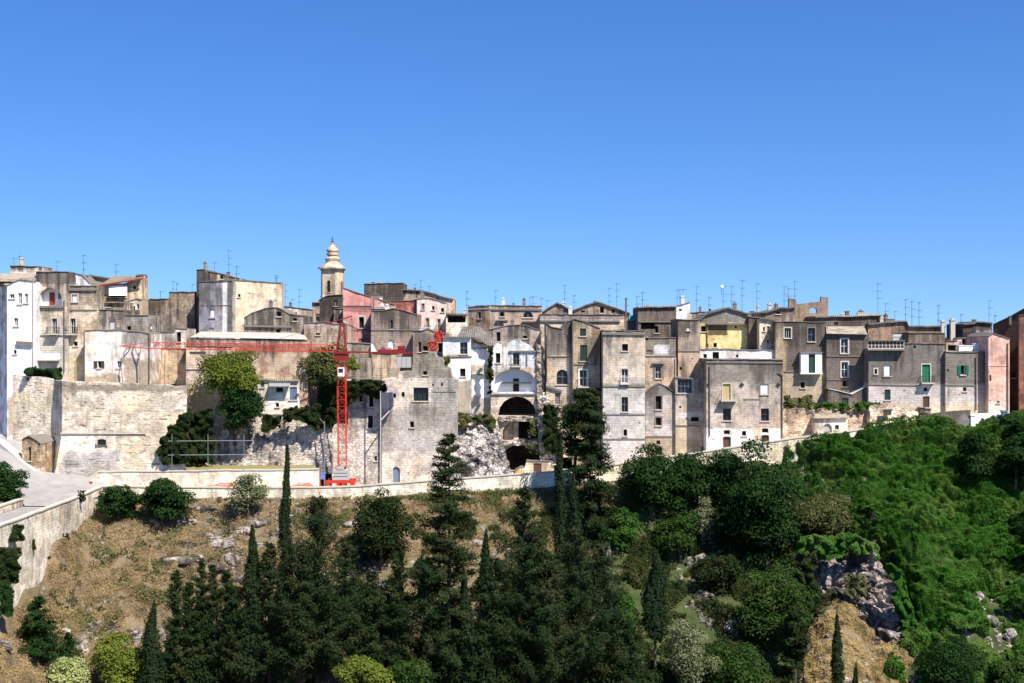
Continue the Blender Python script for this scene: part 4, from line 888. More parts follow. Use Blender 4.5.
house('white_ruin', 'tall white ruin with a half round vault and open caverns beneath, at the centre', 'ruined house', [(490.8, 350), (497, 343), (500, 344), (506, 348), (508, 343), (516, 338.5), (519, 338), (523, 342), (530, 345), (536, 352), (543, 356)], 480, 175,
      S('white_ruin_m', (.52, .45, .34), (.42, .35, .26), stain=.35, course=.3, rubble=.2, seed=88, Y=175,
        patches=[(492, 501.5, 343, 372, (.82, .81, .79), .15), (504, 536, 339, 368, (.82, .81, .79), .2), (491.5, 537, 378, 394, (.80, .78, .74), .15)]),
      wins=[('dark', 495.8, 353, 500.3, 363, {'frame': 'greyw'}), ('glass', 513, 353, 519.5, 365, {'frame': 'greyw', 'door': True}), ('niche', 494.5, 369, 535, 392, {'arch': .62, 'rec': 1.0, 'mat': MAT['white']}),
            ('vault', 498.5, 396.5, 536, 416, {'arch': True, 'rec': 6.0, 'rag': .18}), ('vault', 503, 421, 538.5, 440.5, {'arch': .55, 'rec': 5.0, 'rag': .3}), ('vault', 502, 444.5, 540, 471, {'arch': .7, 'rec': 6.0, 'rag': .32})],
      bal=[(511, 521, 366, 359, .5)], lines=[(509, 350.5, 542, 350.5, .25, .2), (491, 393.5, 535, 393.5, .2, .2)], depth=9, zb=3, rough=.25, roof=None, pipes=[(527, 351, 366, 'greyw')])
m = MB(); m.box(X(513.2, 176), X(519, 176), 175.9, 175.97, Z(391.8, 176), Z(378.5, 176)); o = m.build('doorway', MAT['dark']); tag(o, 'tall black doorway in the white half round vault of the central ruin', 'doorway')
m = MB(); m.box(X(501, 175.5), X(531.5, 175.5), 175.0, 175.9, Z(383.4, 175.5), Z(382.2, 175.5)); tag(m.build('shelf_beam', MAT['iron']), 'long black beam shelf across the white half round vault', 'beam')
# inner walls and door of the caverns
house('inner_wall', 'pale inner partition wall inside the middle cavern of the central ruin', 'wall', [(504, 428), (512, 422), (517, 421)], 440, 176.6, S('inner', (.58, .50, .38), seed=89), depth=.4, zb=7.2, roof=None)
house('inner_wall', 'narrow pale pillar wall in the middle of the middle cavern', 'wall', [(514, 420.5), (518.5, 420.5)], 441, 175.9, S('inner2', (.52, .46, .36), seed=90), depth=2.5, zb=7.2, roof=None)
house('cellar_front', 'low cream cellar front with a dark square door at the foot of the central ruin', 'wall', [(515, 471), (520, 468), (525, 467), (526.5, 461), (553, 461), (554, 466)], 482, 173, S('cellar', (.62, .56, .44), seed=91, stain=.25, Y=173, patches=[(510, 525, 469.5, 474, (.60, .36, .14), .1)]), wins=[('door', 533.5, 463.2, 541.5, 472, {'col': 'brownw'})], depth=2, zb=2)
# scree
M_SCREE = stone('white_scree', (.46, .44, .41), (.30, .28, .26), stain=.6, top=0, course=0, rubble=.9, bump=1.0, seed=92)
lump_wall('rubble_slope', 'steep whitish slope of fallen rubble left of the black caverns', 'rubble slope', [(456, 417, 175.5), (470, 414, 175.2), (485, 414, 175), (496, 420, 174.6)], [(452, 483, 168.5), (480, 479, 168), (512, 475, 168.5)], M_SCREE, 90, 50, .75, .9)
lump_wall('rubble_band', 'rough broken floor edge between the upper and middle caverns', 'broken floor', [(498, 416.8, 174.6), (520, 416.5, 174.5), (541, 416.8, 174.6)], [(499, 421, 174.5), (541, 421.5, 174.5)], M_RUIN, 40, 6, .35, 1.2, thick=1.2)
lump_wall('rubble_band', 'rough broken floor edge between the middle and lowest caverns', 'broken floor', [(500, 440.8, 174.6), (520, 440, 174.5), (543, 441, 174.6)], [(502, 445, 174.5), (543, 446.5, 174.5)], M_RUIN, 40, 6, .35, 1.2, thick=1.2)
house('stone_wall', 'grey and white remnant wall on the ledge above the rubble slope', 'ruined wall', [(457, 393), (468, 396), (490, 400)], 425, 176.8, S('remn', (.55, .51, .45), seed=93, stain=.4), depth=3, zb=6, rough=.2)
lump_wall('rubble_pillar', 'crumbling stone pillar between the caverns and the tall dark cypress', 'ruined wall', [(537, 395, 173.8), (545, 393, 173.8), (552, 400, 173.8)], [(541, 465, 173.2), (548, 465, 173), (560, 465, 173)], M_RUIN, 16, 40, .7, .8)
lump_wall('rubble_pillar', 'toothed broken quoin pillar along the right side of the white half round vault', 'ruined wall', [(536.5, 343, 174.7), (540, 344, 174.7), (544, 349, 174.7)], [(537, 400, 174.5), (540, 400, 174.5), (544.5, 400, 174.5)], stone('quoin_rubble', (.40, .34, .26), (.26, .21, .16), stain=.6, rubble=.7, seed=151), 12, 50, .3, 1.5, thick=1)
lump_wall('rubble_band', 'crumbling stone cap along the top of the white ruined wall panel', 'broken cornice', [(471, 337, 175.6), (480, 340, 175.6), (491, 348, 175.4)], [(471, 341, 175.6), (480, 344.5, 175.6), (491, 353, 175.4)], M_RUIN, 30, 6, .4, 1.2, thick=1)

# ------------------------------------------------------------------ centre right
house('gabled_house', 'small brown skyline gable with one dark attic window, the left gable', 'house', [(542, 313), (549, 308), (557, 303.5), (566, 308), (573, 312.5)], 330, 203, S('gab1', (.34, .27, .20), (.28, .22, .16), stain=.4, seed=94), wins=[('dark', 560.5, 309, 564.5, 312.8, {'sill': False})], roof='tileg', depth=9, zb=11, rough=.04)
house('gabled_house', 'wide brown skyline gable with two dark attic windows, the right gable', 'house', [(573.2, 311), (585, 306), (597, 302.5), (612, 307.5), (630, 314)], 330, 202, S('gab2', (.36, .28, .20), (.28, .22, .16), stain=.4, seed=95), wins=[('dark', 600, 306.5, 604, 313), ('dark', 611.5, 309.5, 615, 313.5), ('dark', 581, 310.5, 585, 312.5, {'sill': False})], roof='tileg', depth=9, zb=11, rough=.04)
house('stone_house', 'long pinkish cornice house below the two skyline gables', 'house', [(540, 314.5), (624, 315)], 345, 196, S('corn', (.52, .44, .34), (.46, .37, .28), stain=.3, seed=96, Y=196, patches=[(540, 626, 314, 320, (.34, .27, .25), .15)]), lines=[(540, 320, 620, 320.5, .25, .25)], depth=6, zb=10)
house('stone_house', 'brown house with an arched balcony window, right of the white ruin', 'house', [(546, 323), (551, 327), (562, 329), (567, 322), (573, 320)], 420, 174,
      S('brown_arch', (.47, .38, .27), (.38, .30, .21), stain=.45, top=.5, seed=97, Y=174, patches=[(546, 574, 320, 355, (.25, .21, .17), .3), (556, 570, 362, 394, (.64, .54, .42), .4)]),
      wins=[('glass', 556.5, 369.5, 568, 384.5, {'arch': True, 'surr': None, 'frame': 'greyw'}), ('shut', 555, 393, 560, 404, {'col': 'greyw'})], lines=[(546, 356, 572, 356), (546, 385, 562, 390, .3, .3)], bal=[(552, 562, 406.5, 400, .8)], pipes=[(546.8, 335, 382)], depth=9, zb=5)
house('stone_house', 'tan house with dark green blinds and a white balcony door, behind the tall cypress', 'house', [(572.6, 320), (574, 319), (585, 322), (600, 328.5)], 455, 173.3,
      S('tan_blinds', (.44, .35, .24), (.38, .30, .21), stain=.4, seed=98, Y=173.3, patches=[(574, 579, 340, 392, (.55, .42, .28), .3)]),
      wins=[('shut', 580, 328.5, 586, 336, {'col': 'dgreen'}), ('shut', 580, 345, 587, 361, {'col': 'dgreen'}), ('glass', 579.5, 370, 587, 386, {'frame': 'white', 'surr': 'white', 'door': True})], bal=[(577, 590, 386.5, 379.5, .9)], pipes=[(572.5, 325, 392)], lines=[(574, 364, 600, 364)], depth=9, zb=4)
house('tall_house', 'tall pale stone house with four stacked windows, right of the tall cypress', 'house', [(603, 330.5), (645, 331)], 462, 170.3,
      S('tall_pale', (.50, .43, .34), (.42, .355, .275), stain=.4, top=.35, course=.3, seed=99, Y=170.3, patches=[(600, 646, 383, 462, (.56, .52, .46), .8), (600, 646, 384, 388, (.34, .29, .23), .2)]),
      wins=[('dark', 622, 344, 628, 351, {'surr': 'sill'}), ('glass', 621.5, 369, 628, 383, {'surr': 'sill', 'frame': 'white'}), ('glass', 621.5, 397, 628, 412, {'surr': 'sill', 'frame': 'greyw'}), ('dark', 623.5, 429.5, 627, 436, {'surr': 'sill'})],
      bal=[(620, 629.5, 383.5, 377, .4, 'white')], lines=[(602, 332.5, 645, 333, .2, .3), (603, 386, 645, 386), (603, 414, 645, 414), (603, 438.5, 645, 438.5)], depth=10, zb=4)
house('tall_house', 'dark narrow slot with painted shade left of the tall pale stone house', 'house', [(600, 331), (603.5, 331)], 462, 173.5, S('slot', (.14, .12, .10), seed=100), depth=6, zb=4)  # shade of the gap between houses put into the dark colour
house('upper_house', 'dark weathered upper house with a pale tiled eave, on the skyline right of the gables', 'house', [(638, 308), (676, 307)], 360, 186,
      S('dk_up', (.14, .115, .09), (.20, .16, .125), stain=.55, seed=101, Y=186), wins=[('dark', 655, 326, 658.5, 333), ('vault', 641, 322.5, 655, 329, {'rec': 1.5})], roof='tilep', depth=8, zb=9, lines=[(638, 321, 676, 321, .2, .2)])
house('white_house', 'small white roof hut with a sloping top on the skyline', 'roof room', [(676.2, 306), (690, 302.5)], 322, 188, S('hut_w', (.78, .77, .75), stain=.15, course=0, seed=102), wins=[('dark', 679, 309, 682, 311, {'sill': False})], depth=6, zb=12)
house('roof_room', 'teal tarpaulin covered terrace corner between the wide gable and the dark upper house', 'roof room', [(628.5, 321), (640, 321)], 345, 190, S('teal_r', (.62, .58, .52), seed=103), depth=5, zb=10)
m = MB(); m.hexa([P(629, 321, 189.6), P(640, 321, 189.6), P(640, 320.5, 190.5), P(629, 320.5, 190.5), P(629, 315.5, 189.9), P(640, 315, 189.9), P(640, 315, 190.5), P(629, 315.5, 190.5)]); tag(m.build('tarpaulin', MAT['teal']), 'bright teal tarpaulin on the terrace beside the dark upper house', 'tarpaulin')
house('stone_house', 'weathered tan house with a baroque framed window and scorched white upper patch', 'house', [(645, 338), (676, 338)], 400, 173,
      S('baroque', (.44, .36, .27), (.36, .29, .21), stain=.45, top=.4, seed=104, Y=173, patches=[(645, 678, 336, 355, (.24, .205, .17), .3), (654, 668, 346, 355, (.70, .68, .66), .35)]),
      wins=[('glass', 655.5, 366, 661, 378.5, {'surr': 'dsill', 'sw': .35}), ('shut', 646.5, 350, 652.5, 355, {'col': 'greyw'}), ('dark', 645.8, 336, 648, 340.5, {'sill': False})], lines=[(645, 355.5, 676, 355.5), (652, 362.5, 664, 362.5, .35, .2)], pipes=[(675.5, 358, 380, 'ppipe')], depth=9, zb=5, roof='cap')
house('gabled_house', 'narrow violet grey gabled front with a column of four dark openings', 'house', [(645.5, 393), (651, 388), (659, 383.5), (667, 387), (675, 393)], 462, 171.4,
      S('violet_g', (.40, .37, .35), (.34, .305, .275), stain=.4, seed=105, Y=171.4, patches=[(645, 678, 436, 462, (.42, .33, .24), .5), (645, 675, 384, 397, (.25, .22, .19), .5)]),
      wins=[('dark', 655.5, 396, 661.5, 409.5, {'surr': 'dsill'}), ('dark', 655.8, 417.5, 661.2, 425.5, {'surr': 'dsill'}), ('dark', 656.5, 440.5, 660.3, 444.5), ('dark', 655, 447, 662, 455)], lines=[(646, 436, 675, 436)], roof='cap', depth=9, zb=4)
house('stone_house', 'ochre stained house with a blue framed glazed balcony room and a lower arched hatch', 'house', [(675.5, 378), (697, 379), (700, 364), (713, 363)], 470, 170.9,
      S('ochre_h', (.42, .36, .29), (.35, .295, .23), stain=.35, seed=106, Y=170.9, patches=[(676, 712, 414, 470, (.54, .43, .28), .6), (676, 712, 413, 418, (.60, .56, .48), .3)]),
      wins=[('glass', 677.5, 379.5, 692, 393, {'div': (4, 2), 'frame': 'bluew'}), ('dark', 679, 406, 681.5, 408, {'sill': False}), ('dark', 691, 417, 699, 421.5), ('dark', 701.5, 446.5, 706, 451.3, {'arch': .5})], lines=[(676, 425, 700, 425.5)], depth=9, zb=5)
house('stone_house', 'upright weathered stone tower house with a rusty niche, left of the yellow house', 'house', [(678, 319.5), (700, 320)], 400, 174.5,
      S('upright', (.29, .24, .19), (.22, .18, .14), stain=.45, top=.5, seed=107, Y=174.5, patches=[(678, 702, 350.5, 380, (.54, .40, .27), .35)]), wins=[('shut', 686.5, 327, 690, 330.5, {'col': 'white', 'frame': 'white'}), ('dark', 679.5, 367, 682, 370, {'sill': False})], lines=[(678, 350.5, 700, 350.5)], depth=8, zb=5)
house('grey_house', 'pale band terrace wall behind the upright stone tower house', 'house', [(681, 313), (706, 312)], 330, 190, S('band_w', (.58, .54, .47), seed=108), depth=6, zb=11)
house('yellow_house', 'yellow house with a dark painted shade patch under a wide grey gable', 'house', [(700, 321), (706, 315), (716, 312), (728, 308.5), (740, 312), (748, 315), (748.5, 350), (755, 351)], 372, 180,
      S('yellow_h', (.66, .52, .24), (.60, .48, .25), stain=.2, top=.2, course=0, seed=109, Y=180, patches=[(698, 756, 305, 322.7, (.24, .21, .18), .2), (708, 727.5, 322, 335, (.15, .11, .06), .15), (729, 756, 342, 351, (.70, .58, .28), .2)]),  # brown patch below the gable is shade painted as colour
      wins=[('dark', 701, 326, 706, 331.5), ('dark', 713.5, 343, 717, 347.3), ('dark', 734.5, 326, 737, 328, {'sill': False}), ('dark', 706.5, 343.5, 708.5, 347.5)], lines=[(706, 322.8, 748, 323, .5, .25)], roof='tileg', depth=8, zb=9, rough=.04, pipes=[(707, 323, 348)])
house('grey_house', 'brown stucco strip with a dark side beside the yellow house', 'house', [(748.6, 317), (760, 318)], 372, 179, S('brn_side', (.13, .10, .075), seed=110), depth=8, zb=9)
house('cream_house', 'narrow cream tower house with small stacked windows right of the yellow house', 'house', [(759.5, 319), (775, 321)], 372, 177, S('cream_t', (.66, .56, .40), stain=.2, seed=111), wins=[('shut', 767, 326, 769.5, 334, {'col': 'greyw'}), ('dark', 763, 327, 765, 331), ('dark', 767, 340, 769, 343), ('dark', 767.5, 349, 770, 352.5)], depth=8, zb=9, roof='tileg')
house('white_house', 'low white terrace house in front of the yellow house, with one dark opening', 'house', [(700, 349.5), (775, 350)], 372, 175.5, S('white_terr', (.72, .68, .63), (.62, .56, .50), stain=.2, course=0, seed=112), wins=[('dark', 712.5, 352, 719, 359.3, {'frame': 'brownw'}), ('dark', 736, 354.5, 738.5, 357.5), ('dark', 703.5, 354, 707, 358, {'frame': 'brownw'})], depth=4, zb=9)
house('large_house', 'large square grey stone house with yellow shutters, a balcony and a whitewashed ground floor', 'house', [(706.5, 359.5), (783, 360)], 452, 168.2,
      S('square_h', (.40, .355, .29), (.34, .29, .235), stain=.4, top=.35, course=.3, seed=113, Y=168.2, patches=[(706, 784, 358, 383, (.27, .235, .195), .8), (700, 785, 428.5, 455, (.78, .74, .67), .2), (753, 762, 428, 442, (.66, .54, .36), .3)]),
      wins=[('shut', 723, 384, 730.5, 399.5, {'col': 'yelw', 'sill': False, 'surr': 'sill'}), ('shut', 760.5, 384, 768.5, 394.3, {'col': 'white', 'frame': 'white'}), ('glass', 723, 408.5, 731, 420.5, {'frame': 'brownw'}), ('glass', 761, 408.5, 769, 421, {'frame': 'brownw'}),
            ('dark', 724, 430.2, 730, 434.3, {'sill': False}), ('door', 723, 436.5, 731, 449, {'arch': .3, 'col': 'brownw'}), ('dark', 742, 431, 746.3, 435.8), ('dark', 762, 428.6, 768.5, 432.7, {'sill': False}), ('door', 761.3, 434.8, 769.3, 442.8, {'arch': .3, 'col': 'brownw'}), ('dark', 748, 441.5, 752, 444.5, {'sill': False})],
      bal=[(720, 736, 400, 393, .95, 'ppipe')], lines=[(743, 399, 760, 399, .06, .1), (706, 361.5, 783, 362, .12, .2)], pipes=[(709.5, 366, 436), (782, 375, 440, 'pipe', 777)], depth=11, zb=5)
for px in (742, 778.5, 708.5):
    m = MB(); c = P(px, 384.5, 168.1); m.bar(c + Vector((-.28, 0, 0)), c + Vector((.28, 0, 0)), .1); m.bar(c + Vector((0, 0, -.28)), c + Vector((0, 0, .28)), .1)
    m.build('wall_anchor', MAT['iron'])['host'] = 'large square grey stone house'

# ------------------------------------------------------------------ right
house('brown_house', 'tall brown grey house with a white enclosed balcony', 'house', [(775.5, 322), (826, 322.5)], 412, 175,
      S('brn_tall', (.33, .265, .185), (.25, .20, .145), stain=.5, top=.55, seed=114, Y=175, patches=[(786, 830, 318, 371, (.15, .125, .10), .5), (783, 826, 372, 412, (.46, .37, .26), .5), (782, 786, 322, 400, (.44, .32, .18), .3)]),
      wins=[('glass', 784.5, 328, 791, 338, {'frame': 'woodw', 'surr': 'sill', 'div': (3, 1)}), ('glass', 808, 328, 815, 341.5, {'frame': 'bluew', 'surr': 'dsill'}), ('dark', 800.5, 382, 805, 388, {'surr': 'sill'})], lines=[(784, 371, 826, 372)], pipes=[(826.3, 326, 405, 'ppipe')], depth=9, zb=8)
def enclosed():
    c = P(801, 373, 174.0); root = empty('enclosed_balcony', c, 0, 'white boxed balcony with a dark open door on the tall brown grey house', 'balcony')
    w = X(822, 174) - X(801, 174); h = 20 * 174 / F; m = MB(); m.box(-.1, w + .1, -.05, .99, -.15, 0); m.box(0, w * .36, 0, .98, .004, h); m.box(w * .68, w, 0, .98, .004, h); m.box(w * .36 + .002, w * .68 - .002, .3, .98, .004, h); m.build('box', MAT['white'], root)
    m = MB(); m.box(w * .37, w * .67, .2, .28, .01, h * .92); m.build('door', MAT['dgreen'], root)
    m = MB(); m.box(-.12, w + .12, -.15, .97, h + .004, h + .1); m.build('roof', MAT['greyw'], root)
enclosed()
house('dark_house', 'very dark stained house with three white doors stacked in a column', 'house', [(826.5, 333), (869, 334)], 412, 174.4,
      S('vdark', (.11, .092, .078), (.16, .135, .11), stain=.6, top=.4, seed=115, Y=174.4), wins=[('glass', 841, 339, 848, 353.3, {'frame': 'white', 'surr': 'woodw'}), ('glass', 841.5, 362, 848, 377, {'frame': 'white', 'surr': 'woodw'}), ('dark', 842.5, 380.5, 847, 386.5), ('dark', 842, 398, 848.5, 408)], lines=[(827, 355.5, 869, 356), (827, 379, 869, 379.5)], depth=8, zb=8, roof=None)
sheet('tiled_roof', [[P(826.5, 333.5, 173.9), P(867.5, 334.5, 173.9)], [P(828, 326.5, 179), P(864, 326, 179)]], MAT['tilep'], kind=None, label='pale broken tiled roof slope over the very dark stained house', cat='roof')
house('shed', 'low shed with a pale double pitched verge against the very dark house', 'shed', [(828, 389), (838, 391), (852, 394.5), (860, 390), (869, 385)], 412, 172.8, S('shed_d', (.16, .14, .12), stain=.5, seed=116), wins=[('door', 842, 398, 848.5, 408.5, {'col': 'dgreen'})], roof='cap', roofmat='woodw', depth=2, zb=8, rough=0)
house('dark_attic', 'dark skyline attic range with a rusty eave right of the arched bell wall', 'house', [(815, 317.5), (882, 315.5)], 345, 181, S('dk_att', (.13, .105, .085), (.18, .14, .11), stain=.5, seed=117), roof='tilep', wins=[('niche', 834, 322, 838, 325, {'mat': MAT['greyw']})], depth=7, zb=9)
house('bell_wall', 'broken roof wall with two stub towers and an arched hole showing sky', 'ruined wall', [(789, 298), (796, 299.5), (797, 304), (820.8, 301.5), (821, 296.5), (828, 297.5)], 330, 187,
      S('bellw', (.20, .155, .115), (.30, .23, .16), stain=.4, seed=118), depth=.6, zb=14, roof=None, rough=.1, wins=[('thru', 809.5, 307.5, 817, 313, {'arch': .8})])
house('tiled_house', 'jumble of low brown roofs left of the broken roof wall, with small chimneys', 'house', [(748, 314), (765, 313), (780, 308.5), (795, 308)], 335, 184, S('jumble', (.34, .28, .22), stain=.4, seed=119), roof='tileg', chim=[(771, 774.5, 303.5, 312, 2), (760, 762, 306, 314, 2)], depth=7, zb=9, wins=[('dark', 776, 311.5, 780, 314)])
house('brown_attic', 'brown attic storey with a pale window grille above the long verandah', 'house', [(868, 325), (884, 323), (906, 322), (908, 327), (945, 327.5)], 350, 180,
      S('brn_att', (.24, .17, .12), (.17, .125, .09), stain=.5, seed=120), wins=[('niche', 893, 333, 904, 340, {'mat': MAT['woodw'], 'rec': .12})], depth=7, zb=9, roof='tileg', lines=[(893, 336, 904, 336.2, .04, .06)])
house('grey_house', 'stone attic block below the antennas, right of the brown attic storey', 'house', [(908.5, 333), (945, 333.5)], 350, 177.5, S('att_g', (.22, .18, .14), stain=.35, seed=121), chim=[(943.5, 946.5, 321, 335, .8)], depth=4, zb=9, lines=[(920, 342.3, 928, 342.3, .2, .12)])
house('verandah_house', 'wide grey stone house with a long white glazed verandah and green shutters', 'house', [(868.5, 349.5), (904.5, 350), (905, 343.5), (945, 344)], 420, 172,
      S('verand', (.31, .275, .235), (.38, .33, .28), stain=.45, top=.45, seed=122, Y=172, patches=[(860, 950, 338, 384, (.19, .165, .14), .5), (868, 946, 385, 422, (.54, .47, .42), .6), (919, 931, 384, 396, (.62, .60, .57), .3), (868, 946, 404, 420, (.58, .49, .36), .5)]),
      wins=[('shut', 884, 365, 890.5, 376, {'col': 'white', 'frame': 'white'}), ('shut', 884.5, 389.5, 890.5, 400, {'col': 'dgreen'}), ('dark', 874.5, 369, 877, 374, {'surr': 'sill'}), ('door', 922, 364.5, 930, 382, {'col': 'green', 'surr': 'sill'}), ('dark', 924, 387.5, 927.5, 391.3), ('door', 923, 396.3, 929.5, 407.3, {'col': 'brownw'}), ('dark', 913.5, 345.5, 916, 348, {'sill': False})],
      bal=[(920, 933, 382.5, 376, .9)], lines=[(868.5, 384, 920, 385)], depth=9, zb=8)
def verandah():
    c = P(868, 349, 171.3); root = empty('verandah', c, 0, 'long white framed glass verandah on the wide grey stone house', 'verandah')
    w = X(904, 171.3) - c.x; h = 7.5 * 171.3 / F; m = MB(); m.box(0, w, 0, .08, 0, .1); m.box(0, w, 0, .08, h, h + .1); m.box(0, w, .002, .07, h * .5, h * .5 + .05)
    for i in range(11): x = w * i / 10; m.box(x - .04, x + .04, -.01, .09, .1, h)
    m.build('frame', MAT['woodw'], root); m = MB(); m.box(0.02, w - .02, .09, .12, .02, h); m.build('pane', MAT['brownw'], root)
    m = MB(); m.box(-.1, w + .1, -.3, 1.0, h + .104, h + .2); m.build('roof', MAT['dsill'], root); m = MB(); m.box(-.1, w + .1, -.2, .68, -.2, -.004); m.build('slab', MAT['dsill'], root)
verandah()
house('grey_house', 'grey house with open green shutters and a thin pole, left of the pink tower house', 'house', [(945.5, 352), (989, 352.5)], 420, 171.4,
      S('green_sh', (.33, .295, .25), (.39, .34, .29), stain=.4, top=.4, seed=123, Y=171.4, patches=[(940, 992, 345, 384.5, (.21, .185, .16), .5), (945, 990, 386, 420, (.54, .47, .41), .6), (945, 990, 405, 418, (.60, .48, .33), .4)]),
      wins=[('open', 960.7, 365.5, 965.3, 374.8, {'col': 'green', 'lw': .42, 'frame': 'white'}), ('dark', 963, 387.3, 966.5, 391.3), ('dark', 943.9 + 3, 369, 948.6, 371.5, {'sill': False})], pipes=[(975.8, 357, 410)], lines=[(946, 384.5, 975, 384.8)], depth=8, zb=8)
house('roof_terrace', 'cluttered roof terrace with white boxes and pinkish walls above the green shuttered house', 'roof room', [(946, 341), (957, 341), (957.3, 338), (975, 338), (975.3, 333), (988, 333)], 356, 178.5, S('clut', (.62, .52, .46), (.42, .30, .24), stain=.25, seed=124),
      wins=[('dark', 948, 345, 956, 351), ('dark', 962, 339, 966, 344), ('dark', 979, 337, 985, 344)], chim=[(954.5, 959, 319.5, 340, 1.5)], depth=5, zb=9)
for x0, x1, y0, y1, lb in ((958, 972, 346, 351, 'long white water tank box on the cluttered roof terrace'), (974, 979, 344, 351, 'small white box right of the long tank on the cluttered roof terrace')):
    m = MB(); m.box(X(x0, 174), X(x1, 174), 173.6, 174.6, Z(y1, 174), Z(y0, 174)); m.box(X(x0, 174) - .06, X(x1, 174) + .06, 173.54, 174.66, Z(y0, 174) + .003, Z(y0, 174) + .1); tag(m.build('water_tank', MAT['white']), lb, 'tank')
house('dark_attic', 'dark roof block beside the last antennas above the cluttered terrace', 'house', [(963, 325), (974, 324), (976, 322.5), (992, 324)], 345, 186, S('dk_blk2', (.12, .10, .085), seed=125, Y=186, patches=[(975, 992, 330, 345, (.50, .44, .36), .2)]), depth=7, zb=9, roof='tileg')
house('pink_tower_house', 'narrow pink tower house with a rust brown drainpipe at the right', 'tower house', [(988.5, 337), (993, 333.5), (1009.5, 339)], 420, 170.2,
      S('pk_tower', (.62, .38, .31), (.56, .34, .27), stain=.2, top=.2, course=0, seed=126, Y=170.2, patches=[(988, 1011, 385, 402, (.66, .42, .33), .5), (988, 1011, 402, 420, (.70, .58, .46), .5)]), wins=[('dark', 997, 401, 999.5, 403), ('dark', 989.5, 375, 991.3, 381, {'sill': False})], lines=[(990, 366, 1009, 366.3, .04, .06)], pipes=[(1007.5, 343, 415)], depth=8, zb=8)
house('dark_house', 'tall very dark brown house cut by the right edge of the view', 'house', [(993, 325), (1009, 317.5), (1024, 309), (1045, 300)], 420, 179, S('last_dark', (.075, .055, .042), (.11, .07, .045), stain=.4, seed=127), depth=4, zb=8, a=-.75, pxr=993, wins=[('dark', 1012, 372, 1015, 378)], roof='cap')
house('red_house', 'rusty red brown house sliver at the very right edge', 'house', [(1019, 316), (1050, 308)], 420, 171, S('rust_red', (.26, .13, .085), (.17, .09, .06), stain=.4, seed=128), depth=4, zb=8, a=-.35, roof='cap')
# low outbuildings on the right road
lump_wall('rubble_wall', 'rough tan rubble garden wall behind the little outbuilding', 'rubble wall', [(783, 409, 171), (800, 408, 171), (830, 410, 171), (868, 409, 171), (882, 407, 171)], [(783, 440, 170.4), (882, 428, 170.4)], stone('tan_rubble', (.48, .37, .26), (.36, .29, .22), stain=.55, rubble=.5, course=0, seed=130, bump=1), 50, 14, .5, .5)
house('outbuilding', 'tiny whitish outbuilding with an arched grey door and a tan tiled roof', 'outbuilding', [(814.5, 418), (847.5, 417.5)], 440, 169, S('outb', (.66, .58, .47), (.52, .43, .32), stain=.3, course=0, seed=131), wins=[('door', 823, 423.5, 832, 438, {'arch': True, 'col': 'concrete'}), ('glass', 835, 425, 839, 429.5, {'frame': 'greyw'})], depth=3, zb=7, roof=None)
sheet('tiled_roof', [[P(813.5, 418.3, 168.6), P(848.5, 417.8, 168.6)], [P(816, 412, 172), P(845, 411.5, 172)]], MAT['tilep'], kind=None, label='tan tiled roof slope over the tiny whitish outbuilding', cat='roof')
lump_wall('rubble_wall', 'pale crumbling rubble bank with a dark hatch below the verandah house', 'rubble wall', [(870, 406, 170.2), (885, 404, 170.2), (900, 408, 170.2), (918, 412, 170.2)], [(870, 428, 168.6), (918, 422, 168.6)], stone('pale_rubble', (.62, .52, .38), (.48, .39, .28), stain=.35, rubble=.6, course=0, seed=132, bump=1), 30, 14, .5, .6)
m = MB(); m.box(X(884, 168.6), X(891, 168.6), 168.4, 169, Z(415, 168.6), Z(410.5, 168.6)); m.box(X(883, 168.6), X(892, 168.6), 168.35, 169, Z(410.4, 168.6), Z(409.4, 168.6)); tag(m.build('hatch', MAT['iron']), 'dark square hatch in the pale crumbling rubble bank', 'hatch')
house('step_block', 'pinkish entrance step block under the dark brown door', 'steps', [(920, 408), (925, 407.8), (925.2, 409), (931, 409)], 420, 170.6, S('stepb', (.50, .38, .34), seed=133), depth=1.2, zb=8)

# ------------------------------------------------------------------ crane
def lattice(m, A, B, s, n, r=.05, r2=.035, tri=False, taper=1.0):
    """square or triangular lattice truss from A to B; s = half width"""
    A = Vector(A); B = Vector(B); d = (B - A); u = d.normalized()
    if abs(u.z) > .8: e1, e2 = Vector((1, 0, 0)), Vector((0, 1, 0)); C4 = [(-1, -1), (1, -1), (1, 1), (-1, 1)]
    else: e1, e2 = Vector((0, 1, 0)), Vector((0, 0, 1)); C4 = [(-1, -1), (1, -1), (0, 1)] if tri else [(-1, -1), (1, -1), (1, 1), (-1, 1)]
    pt = lambda c, k: A + d * k + (e1 * c[0] + e2 * c[1]) * s * (1 + (taper - 1) * k)
    for c in C4: m.bar(pt(c, 0), pt(c, 1), r)
    N = len(C4)
    for i in range(n):
        for q in range(N):
            c, c2 = C4[q], C4[(q + 1) % N]; k0, k1 = i / n, (i + 1) / n
            m.bar(pt(c, k0), pt(c2, k1), r2) if (i + q) % 2 else m.bar(pt(c2, k0), pt(c, k1), r2)
            m.bar(pt(c, k0), pt(c2, k0), r2)
